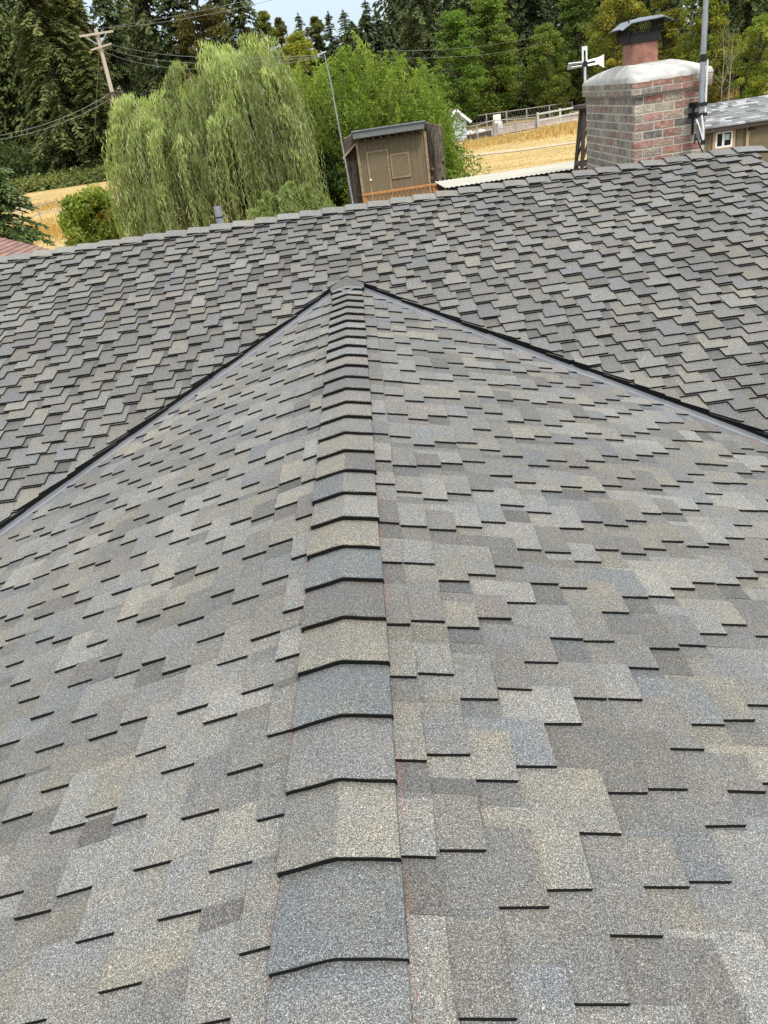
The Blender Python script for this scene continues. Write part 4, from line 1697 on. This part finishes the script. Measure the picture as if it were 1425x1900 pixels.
# left wood
for a in (
    ('fir1', 'broad dark fir filling the upper left corner of the wood', 12, -175, 97, 1.1, (1, 1, 1)),
    ('fir1', 'shaggy fir second from the left edge, drooping boughs, left of the utility pole', 78, -130, 100, 1.05, (1.15, 1.05, .9)),
    ('fir2', 'shorter fir directly left of the utility pole with low sweeping boughs', 142, 68, 94, 1.35, (1.25, 1.2, 1.05)),
    ('fir2', 'slim dark fir behind the utility pole top, beside the sky gap', 172, -70, 104, 1., (.9, .95, 1)),
    ('fir1', 'dark tall fir just right of the utility pole', 236, -150, 98, 1., (.8, .85, .9)),
    ('fir2', 'very dark fir behind the left shoulder of the willow', 292, -120, 94, 1.1, (.75, .82, .85)),
    ('fir1', 'dark fir filling the gap between the two leftmost firs, further back', 40, -60, 112, 1.2, (.8, .85, .85)),
    ('fir2', 'dark fir set back between the shaggy fir and the utility pole', 118, -50, 116, 1.3, (.75, .8, .85)),
    ('fir1', 'back row fir between the brownish poplar and the sky gap', 385, -70, 112, 1.1, (.8, .85, .85)),
    ('poplar', 'brownish poplar rising behind the willow left of centre', 340, -110, 90, 1.15, (1.05, .95, .9)),
    ('fir1', 'dark fir at the left side of the central sky gap', 425, -95, 98, .95, (.9, .95, .95)),
    ('poplar', 'yellowish slender tree beside the sky gap above the willow', 487, 24, 108, 1.1, (1.55, 1.65, .9)),
    ('poplar', 'thin brown topped tree second right of the willow top under the sky', 515, 36, 112, 1., (1.15, 1.1, 1.1)),
    ('spruce', 'small spruce under the sky gap, leftmost of the row of pointed tops', 553, 28, 125, 1., (1, 1.05, 1.1)),
    ('poplar', 'olive bushy tree between the first two pointed spruces under the sky', 582, 34, 120, 1.3, (1.1, 1.25, 1.)),
    ('spruce', 'dark pointed spruce second from left under the sky gap', 609, 24, 122, 1.05, (.8, .85, .95)),
    ('spruce', 'pale green spruce in the middle of the row under the sky gap', 636, 22, 130, 1.3, (1.3, 1.3, 1.25)),
    ('spruce', 'tallest pointed spruce under the sky gap', 677, 2, 124, 1.05, (.95, 1., 1.05)),
    ('spruce', 'broad spruce right of the tallest pointed one under the sky gap', 697, 22, 118, 1.35, (1., 1.05, 1.)),
    ('alder1', 'low yellow green tree in front of the pointed spruces', 548, 66, 100, .9, (1.7, 1.6, .9)),
    # right wood
    ('fir1', 'towering dark fir at the right side of the sky gap, drooping boughs', 765, -130, 88, 1., (.8, .85, .95)),
    ('fir1', 'dark fir behind the bright green trees right of the sky gap', 840, -140, 95, 1.1, (.75, .8, .85)),
    ('alder2', 'bright green feathery tree right of the towering fir', 842, 20, 80, 1.2, (.95, 1.2, .9)),
    ('alder2', 'tall green tree left of the chimney with pale leaf tips', 905, -10, 84, 1.25, (1.1, 1.2, 1.)),
    ('fir2', 'very dark fir standing at the back of the right wood above the windmill', 975, -120, 100, 1.2, (.55, .62, .7)),
    ('alder1', 'rounded light green tree behind the wire fences', 925, 70, 86, .95, (1.25, 1.25, .9)),
    ('alder1', 'green tree right above the white windmill blades', 1010, 50, 84, 1., (1.0, 1.15, .9)),
    ('alder2', 'dark ivy covered tree behind the flue of the chimney', 1072, -40, 88, 1.2, (.72, .85, .85)),
    ('alder1', 'yellow green tree directly behind the chimney cap', 1150, -20, 80, 1.05, (1.3, 1.15, .8)),
    ('poplar', 'yellowish tree left of the mast pipe', 1235, -60, 78, 1.4, (1.7, 1.75, .9)),
    ('alder2', 'olive tree right of the mast pipe with thin pale stems', 1318, -50, 74, 1.2, (1.25, 1.1, .75)),
    ('fir1', 'dark fir in the upper right corner', 1400, -160, 78, 1., (.75, .85, .85)),
    ('alder1', 'grass green tree at the right edge above the brown shed', 1412, 35, 62, 1., (1.15, 1.3, .8)),
    ('alder2', 'dark green tree behind the mast and shed roof', 1350, 60, 82, 1.2, (.75, .85, .8)),
):
    k, lab, px, py, r, wd, cl = a
    tree(k, lab, px, py, r, wd, cl, group=GF)
# second row: a dense unbroken wood behind
lst = []
for i in range(200):
    a = RN.uniform(-.62, .62)
    if -.19 < a < .06:
        hgt = RN.uniform(8, 12.)
    else:
        hgt = RN.uniform(16, 29)
    rr_ = RN.uniform(112, 150)
    x, y = rr_ * math.sin(a), rr_ * math.cos(a)
    zg_ = ter(y)
    m_ = int(80 * hgt)
    f = RN.uniform(0, 1, m_)
    rad = (2.2 + .12 * hgt) * (1 - f) ** .6
    an = RN.uniform(0, 6.28, m_)
    q = RN.uniform(.3, 1, m_)
    c = np.stack([x + rad * q * np.cos(an), y + rad * q * np.sin(an), zg_ + hgt * f], 1)
    d_ = np.stack([np.cos(an), np.sin(an), -.8 + 0 * an], 1) + RN.normal(0, .3, (m_, 3))
    base = (.062, .082, .03) if RN.random() < .65 else (.105, .13, .036)
    add(lst, c, d_, np.array([0, 0, 1.]) + RN.normal(0, .5, (m_, 3)), RN.uniform(.6, 1.1, m_), RN.uniform(.25, .5, m_), vary(m_, base, .3, .1))
o = finish('distant_wood', lst, M_NEEDLE, None)
tag(o, 'dense dark wood filling the background behind the nearer trees', 'wood', kind='stuff')
# undergrowth at the wood's foot
lst = []
for i in range(420):
    a = RN.uniform(-.60, .60)
    rr_ = RN.uniform(95, 106) if a < -.1 else RN.uniform(91, 102)
    x, y = rr_ * math.sin(a), rr_ * math.cos(a)
    hgt = RN.uniform(1.6, 5.5) * (1.25 if a > .1 else 1.)
    m_ = int(70 * hgt)
    d_ = rdir(m_) * RN.uniform(.3, 1, (m_, 1))
    c = np.array([x, y, ter(y) + hgt * .45]) + d_ * np.array([hgt * .7, hgt * .7, hgt * .55])
    base = (.06, .09, .026) if RN.random() < .7 else (.09, .112, .032)
    add(lst, c, rdir(m_), d_ + np.array([0, 0, .6]) + RN.normal(0, .5, (m_, 3)), RN.uniform(.3, .6, m_), RN.uniform(.18, .34, m_), vary(m_, base, .3, .12) * RN.uniform(.7, 1.25))
tag(finish('undergrowth', lst, M_LEAF, None), 'leafy undergrowth along the foot of the wood', 'undergrowth', kind='stuff')
# bramble bank at the left
lst = []
for i in range(90):
    px = RN.uniform(-60, 240)
    p = on_ground(px, 344.5 - .155 * (px - 120) + RN.uniform(-5, 3))
    m_ = 420
    d_ = rdir(m_) * RN.uniform(.3, 1, (m_, 1))
    hb = RN.uniform(.35, 1.25)
    c = np.array([p[0], p[1], ter(p[1]) + hb * .4]) + d_ * np.array([2.0, 1.5, hb])
    add(lst, c, rdir(m_), d_ + np.array([0, 0, .8]), RN.uniform(.2, .4, m_), RN.uniform(.12, .24, m_), vary(m_, (.15, .19, .055) if RN.random() < .7 else (.21, .23, .075), .3, .14) * RN.uniform(.75, 1.25))
tag(finish('bramble_bank', lst, M_LEAF, None), 'bright green bramble bank behind the dry field at the left', 'brambles', kind='stuff')
# dry grass
lst = []


def tufts(n, fx, hgt, base, wd=.05):
    pts = np.array([fx() for _ in range(n)])
    m_ = len(pts)
    d_ = np.stack([RN.normal(0, .3, m_), RN.normal(0, .3, m_), np.ones(m_)], 1)
    h = hgt * RN.uniform(.5, 1.4, m_)
    c = pts + d_ / np.linalg.norm(d_, axis=1, keepdims=True) * h[:, None] * .45
    add(lst, c, d_, np.stack([RN.normal(0, .4, m_), -np.ones(m_), RN.normal(0, .3, m_)], 1), h, wd * RN.uniform(.6, 1.6, m_), vary(m_, base, .3, .06))


def edge_pt(x0, y0, x1, y1, jit):
    def f():
        t = RN.random()
        p = on_ground(x0 + (x1 - x0) * t, y0 + (y1 - y0) * t + RN.normal(0, jit))
        return p
    return f


def field_pt():
    y = RN.uniform(26, 78)
    x = RN.uniform(-.42, .45) * y
    return np.array([x, y, ter(y) + .02])


tufts(9000, field_pt, .10, (.50, .365, .155), .05)
tufts(5000, edge_pt(860, 274, 1090, 239, 3.), .34, (.54, .395, .16), .08)
tufts(1500, edge_pt(1000, 251, 1090, 237, 3), .5, (.56, .40, .15), .09)
tufts(2600, edge_pt(1310, 178, 1430, 160, 4), 1.1, (.52, .36, .13), .10)
tufts(700, edge_pt(150, 322, 205, 316, 3), 1.3, (.34, .27, .13), .08)
tufts(1500, edge_pt(60, 392, 215, 360, 3.), .4, (.50, .35, .13), .06)
tufts(2500, edge_pt(0, 440, 140, 425, 10.), .35, (.50, .34, .11), .04)
tag(finish('dry_grass', lst, M_DRY, None), 'golden dry grass standing over the field and its edges', 'grass', kind='stuff')

# bush by the fence (yellowish) and brush pile
tree('bush', 'rounded yellow olive bush between the far wire fence and the white rail fence', 1040, 170, 82, .8, (1.5, 1.25, .8), 'bush', 'bush')
tree('bush', 'low reddish brown bush at the left end of the shed roof', 1322, 166, 60, .7, (1.2, .75, .6), 'bush', 'bush', minh=1.2)
p = on_ground(1385, 172)
b = MB()
for q in range(16):
    a = R.uniform(0, 6.28)
    x, y = p[0] + R.uniform(-1.4, 1.4), p[1] + R.uniform(-.7, .7)
    l_ = R.uniform(.6, 1.5)
    z_ = ter(y)
    b.tube([(x, y, z_ + R.uniform(.2, .9)), (x + l_ * math.cos(a) * .5, y + l_ * math.sin(a) * .5, z_ + R.uniform(.7, 1.3)), (x + l_ * math.cos(a), y + l_ * math.sin(a), z_ + R.uniform(.9, 1.9))], [.06, .045, .015], 5)
tag(b.build('brush_pile', M_STONEY), 'tangle of bleached dead branches in the dry grass above the shed roof', 'brush pile')


# bare pale stems in front of the right wood
def bare_tree(label, px, pyt, pyb, r):
    p, q = at_r(px, pyb, r), at_r(px, pyt, r)
    t = thing('bare_tree', label, 'tree', (p[0], p[1], ter(p[1])))
    b = MB()
    h = q[2] - ter(p[1])
    z0 = ter(p[1])
    b.tube([(p[0], p[1], z0), (p[0] + .05, p[1], z0 + h * .5), (p[0] + .1, p[1], z0 + h)], [.05, .035, .01], 6)
    b.build('trunk', M_STEM, t)
    b = MB()
    for k in range(9):
        f = R.uniform(.35, .9)
        a = R.uniform(0, 6.28)
        l_ = h * .3 * R.uniform(.5, 1.)
        x, y, z_ = p[0] + .1 * f, p[1], z0 + h * f
        b.tube([(x, y, z_), (x + l_ * .5 * math.cos(a), y + l_ * .5 * math.sin(a), z_ + l_ * .5), (x + l_ * .75 * math.cos(a), y + l_ * .75 * math.sin(a), z_ + l_ * 1.1)], [.018, .012, .005], 5)
    b.build('branch', M_STEM, t)


bare_tree('thin bare pale sapling right of the mast pipe, in front of the dark tree', 1352, 55, 160, 58)
bare_tree('shorter forked bare sapling between the mast pipe and the thin pale sapling', 1338, 85, 162, 60)

# conifer at the left edge ---------------------------------------------
p = at_r(-40, 278, 40)
zl_ = ter(p[1])
hl_ = p[2] - zl_
t = thing('conifer', 'feathery dark green conifer at the left edge beside the pipe fence', 'tree', (p[0], p[1], zl_))
conifer(hl_, 2.15, 21, (.085, .13, .042), .26, 4.2, .27, .01, t)
# round shrub -----------------------------------------------------------
p = at_r(160, 352, 34)
hs_ = p[2]
t = thing('shrub', 'round dark green shrub in the dry grass left of the willow', 'shrub', (p[0], p[1], 0))
broadleaf(hs_ * .98, 1.42, 22, (.19, .26, .036), .06, 130, 120, .15, 'round', (.25, .30, .045), t, .8, .17, False)
lst = []
m_ = 60
d_ = rdir(m_)
d_[:, 1] = -abs(d_[:, 1])
c = np.array([.75, -.7, hs_ * .72]) + d_ * np.array([.45, .3, .3])
add(lst, c, rdir(m_), d_, .13, .09, vary(m_, (.20, .10, .025), .3))
c = np.array([.95, -.55, hs_ * .34]) + d_ * np.array([.4, .3, .3])
add(lst, c, rdir(m_), d_, .13, .09, vary(m_, (.15, .09, .03), .3))
finish('red_leaves', lst, M_LEAF, t)

# bright green tree behind the playhouse --------------------------------
p = at_r(672, 250, 33)
top = at_r(660, 72, 33)
t = thing('locust_tree', 'bright green feathery tree behind the playhouse and right of the willow', 'tree', (p[0], p[1], 0))
H_ = top[2]
lst = []
tb = MB()
for i in range(7):
    a = R.uniform(0, 6.28)
    tb.tube([(.3 * math.cos(a), .3 * math.sin(a), -.2), (.9 * math.cos(a), .8 * math.sin(a), H_ * .4), (1.9 * math.cos(a), 1.4 * math.sin(a), H_ * .75)], [.09, .06, .02], 6)
tb.build('trunk', M_BARKD, t, smooth=True, local=True)
# outline of the crown as seen from the house: pixel tops along x
prof = [(530, 150), (548, 118), (562, 100), (585, 92), (600, 80), (625, 86), (640, 62), (658, 54), (675, 72), (690, 88), (705, 92), (722, 76), (740, 86), (765, 98), (785, 112), (800, 140), (813, 168), (820, 205), (832, 250), (850, 292)]
nplume = 470
for i in range(nplume):
    u = R.uniform(0, 1) * (len(prof) - 1)
    k = min(int(u), len(prof) - 2)
    px = prof[k][0] + (prof[k + 1][0] - prof[k][0]) * (u - k)
    pyt = prof[k][1] + (prof[k + 1][1] - prof[k][1]) * (u - k)
    tp2 = at_r(px, pyt, 33)
    yoff = R.uniform(-1.9, 1.9)
    fr_ = R.random()
    zt2 = tp2[2] - (fr_ ** 1.15) * (tp2[2] - (.9 if px < 800 else 1.0)) - R.uniform(0, .25)
    ang = R.uniform(0, 6.28)
    lnp = R.uniform(1.0, 2.1)
    bend = R.uniform(.15, .75)
    m_ = 170
    s_ = RN.uniform(0, 1, m_)
    ax = np.array([math.cos(ang) * bend, math.sin(ang) * bend, 1 - bend * .6])
    ax /= np.linalg.norm(ax)
    base = np.array([tp2[0] - p[0], yoff, zt2]) - ax * lnp
    cc = base + s_[:, None] * ax * lnp + np.stack([RN.normal(0, 1, m_), RN.normal(0, 1, m_), RN.normal(0, .6, m_)], 1) * (.27 * (1.04 - s_))[:, None]
    cc[:, 2] = np.maximum(cc[:, 2], .15)
    dd = ax[None, :] * .8 + RN.normal(0, .8, (m_, 3)) + np.array([0, 0, -.15])
    br = R.uniform(.65, 1.25)
    hc = (.185, .285, .036) if R.random() < .75 else (.24, .32, .055)
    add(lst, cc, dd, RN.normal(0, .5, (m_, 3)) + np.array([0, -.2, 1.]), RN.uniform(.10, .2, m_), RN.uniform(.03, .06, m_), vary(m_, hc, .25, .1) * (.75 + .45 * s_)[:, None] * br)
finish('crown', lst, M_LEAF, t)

# weeping willow ---------------------------------------------------------
p = at_r(412, 300, 30)
WX, WYY = p[0], p[1]
t = thing('willow_tree', 'big weeping willow with long hanging leafy strands left of centre', 'tree', (WX, WYY, 0))
prof = [(196, 205), (206, 188), (240, 168), (285, 150), (315, 130), (345, 98), (380, 82), (415, 72), (455, 68), (490, 74), (515, 92), (535, 118), (528, 148), (531, 185), (533, 225), (534, 262), (535, 325)]
tb = MB()
tb.tube([(.0, .1, -.2), (.05, 0, 1.2), (.15, 0, 2.6)], [.42, .34, .28], 12)
limbs = []
tops = []
for px, pyt in prof:
    q = at_r(px, pyt, 30)
    tops.append((q[0] - WX, q[2]))
for i in range(34):
    u = R.uniform(.5, len(tops) - 1.5)
    k = int(u)
    x = tops[k][0] + (tops[k + 1][0] - tops[k][0]) * (u - k)
    zt2 = tops[k][1] + (tops[k + 1][1] - tops[k][1]) * (u - k)
    y = R.uniform(-1, 1) * 2.7
    z2 = 1.9 + (zt2 - 1.9) * (1 - .35 * (abs(y) / 2.7) ** 2) - .95
    tb.tube([(.12, 0, 2.2 + R.uniform(-.3, .3)), (x * .45, y * .45, 2.2 + (z2 - 2.2) * .75), (x * .8, y * .8, z2), (x, y, z2 - .2)], [.13, .08, .04, .015], 6, cap=False)
    limbs.append((x * .9, y * .9, z2))
tb.build('trunk', M_BARKD, t, smooth=True, local=True)
lst = []
tw = MB()
ncl = 245
for i in range(ncl):
    u = R.uniform(0, 1) * (len(tops) - 1.001)
    k = int(u)
    x = tops[k][0] + (tops[k + 1][0] - tops[k][0]) * (u - k)
    zt2 = tops[k][1] + (tops[k + 1][1] - tops[k][1]) * (u - k)
    yn = R.uniform(-1, .7)
    side = abs(u / (len(tops) - 1) - .45) / .55
    y = yn * 2.9 * math.sqrt(max(.05, 1 - side ** 2 * .85))
    zt2 = 1.0 + (zt2 - 1.0) * (1 - .34 * abs(yn) ** 2) - (R.random() ** 1.8) * 2.0 * (1 if yn < .3 else .2)
    zt2 += R.gauss(0, .22)
    ang = math.atan2(y - .3, x - .1) + R.gauss(0, .45)
    bright = R.uniform(.55, 1.3)
    nst = R.randint(9, 22)
    cbot = R.uniform(.2, 1.7) if R.random() < (.85 if yn < 0 else .6) else R.uniform(2.0, 4.0)
    spread = R.uniform(.07, .17)
    reach = R.uniform(.25, .95)
    for s_ in range(nst):
        sx, sy = x + R.gauss(0, spread), y + R.gauss(0, spread)
        sz = zt2 - abs(R.gauss(0, .20))
        bot = cbot + R.uniform(-.4, .7)
        ln_ = max(.8, min(sz - max(.15, bot), R.uniform(2.4, 6.0)))
        outw = reach * R.uniform(.7, 1.2)
        nl = int(ln_ * 13)
        s = np.linspace(0, 1, nl) + RN.uniform(-.01, .01, nl)
        L_ = s * ln_
        # the twig leaves its limb outwards and up, arches over and hangs
        ox = outw * (1 - np.exp(-L_ * 1.5))
        hz_ = sz + .30 * (1 - np.exp(-L_ * 5)) * np.exp(-L_ * .8) - np.maximum(0, L_ - .35 * (1 - np.exp(-L_ * 2)))
        a2 = ang + R.gauss(0, .22)
        cx = sx + ox * math.cos(a2) + .045 * np.sin(s * 6 + s_) - reach * .6 * math.cos(ang)
        cy_ = sy + ox * math.sin(a2) - reach * .6 * math.sin(ang)
        c = np.stack([cx, cy_, hz_], 1)
        d_ = np.stack([RN.normal(0, .30, nl), RN.normal(0, .30, nl), -np.ones(nl)], 1)
        cc = c + d_ * .05 + RN.normal(0, .018, (nl, 3))
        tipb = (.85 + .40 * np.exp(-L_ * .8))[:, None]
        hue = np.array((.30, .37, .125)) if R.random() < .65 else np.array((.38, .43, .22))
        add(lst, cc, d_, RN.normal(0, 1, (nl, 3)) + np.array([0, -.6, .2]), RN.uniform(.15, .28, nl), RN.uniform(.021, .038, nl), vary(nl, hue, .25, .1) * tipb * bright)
        if s_ % 3 == 0:
            tw.tube([tuple(c[q]) for q in range(0, nl, max(1, nl // 6))], .006, 3, cap=False, col=(.16, .17, .06))
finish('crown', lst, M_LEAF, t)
tw.build('twig', M_LEAF, t, local=True)
# lower pale green growth right of the willow
p = at_r(528, 338, 24.5)
t = thing('willow_sapling', 'low pale green willow growth in front of the dark gap left of the playhouse', 'bush', (p[0], p[1], 0))
lst = []
H_ = p[2]
tb = MB()
for i in range(60):
    a = R.uniform(0, 6.28)
    rr_ = R.random() ** .6 * 1.55
    x, y = rr_ * math.cos(a), rr_ * math.sin(a) * .8
    zt2 = H_ * (1 - .45 * (rr_ / 1.6) ** 2) - R.random() * .5
    if i % 5 == 0:
        tb.tube([(0, 0, 0), (x * .6, y * .6, zt2 * .7), (x, y, zt2)], [.04, .025, .01], 5)
    for s_ in range(11):
        nl = 26
        s = np.linspace(0, 1, nl)
        an = R.uniform(0, 6.28)
        ln_ = R.uniform(.9, 2.0)
        c = np.stack([x + .55 * ln_ * .5 * s * math.cos(an), y + .55 * ln_ * .5 * s * math.sin(an), zt2 + .3 * np.sin(s * 2.6) - ln_ * s ** 1.8], 1)
        c[:, 2] = np.maximum(c[:, 2], .1)
        d_ = np.stack([RN.normal(0, .6, nl) + .5 * math.cos(an), RN.normal(0, .6, nl) + .5 * math.sin(an), -.8 * np.ones(nl)], 1)
        add(lst, c + RN.normal(0, .03, (nl, 3)), d_, RN.normal(0, 1, (nl, 3)) + np.array([0, -.5, .6]), RN.uniform(.12, .2, nl), RN.uniform(.022, .036, nl), vary(nl, (.25, .33, .11), .25, .1) * R.uniform(.75, 1.2))
tb.build('stem', M_BARKD, t, local=True)
finish('foliage', lst, M_LEAF, t)
# shrubs added and tinted dark to stand for the shade beneath the bright tree
tree('bush', 'added shrub, darkened to stand for shade in the gap left of the thin grey pole', 620, 225, 36, .62, (.5, .6, .6), 'shrub', 'shrub')
tree('bush', 'added shrub, darkened for the shade below the willow branches left of the playhouse deck', 585, 300, 32, .8, (.5, .62, .6), 'shrub', 'shrub')
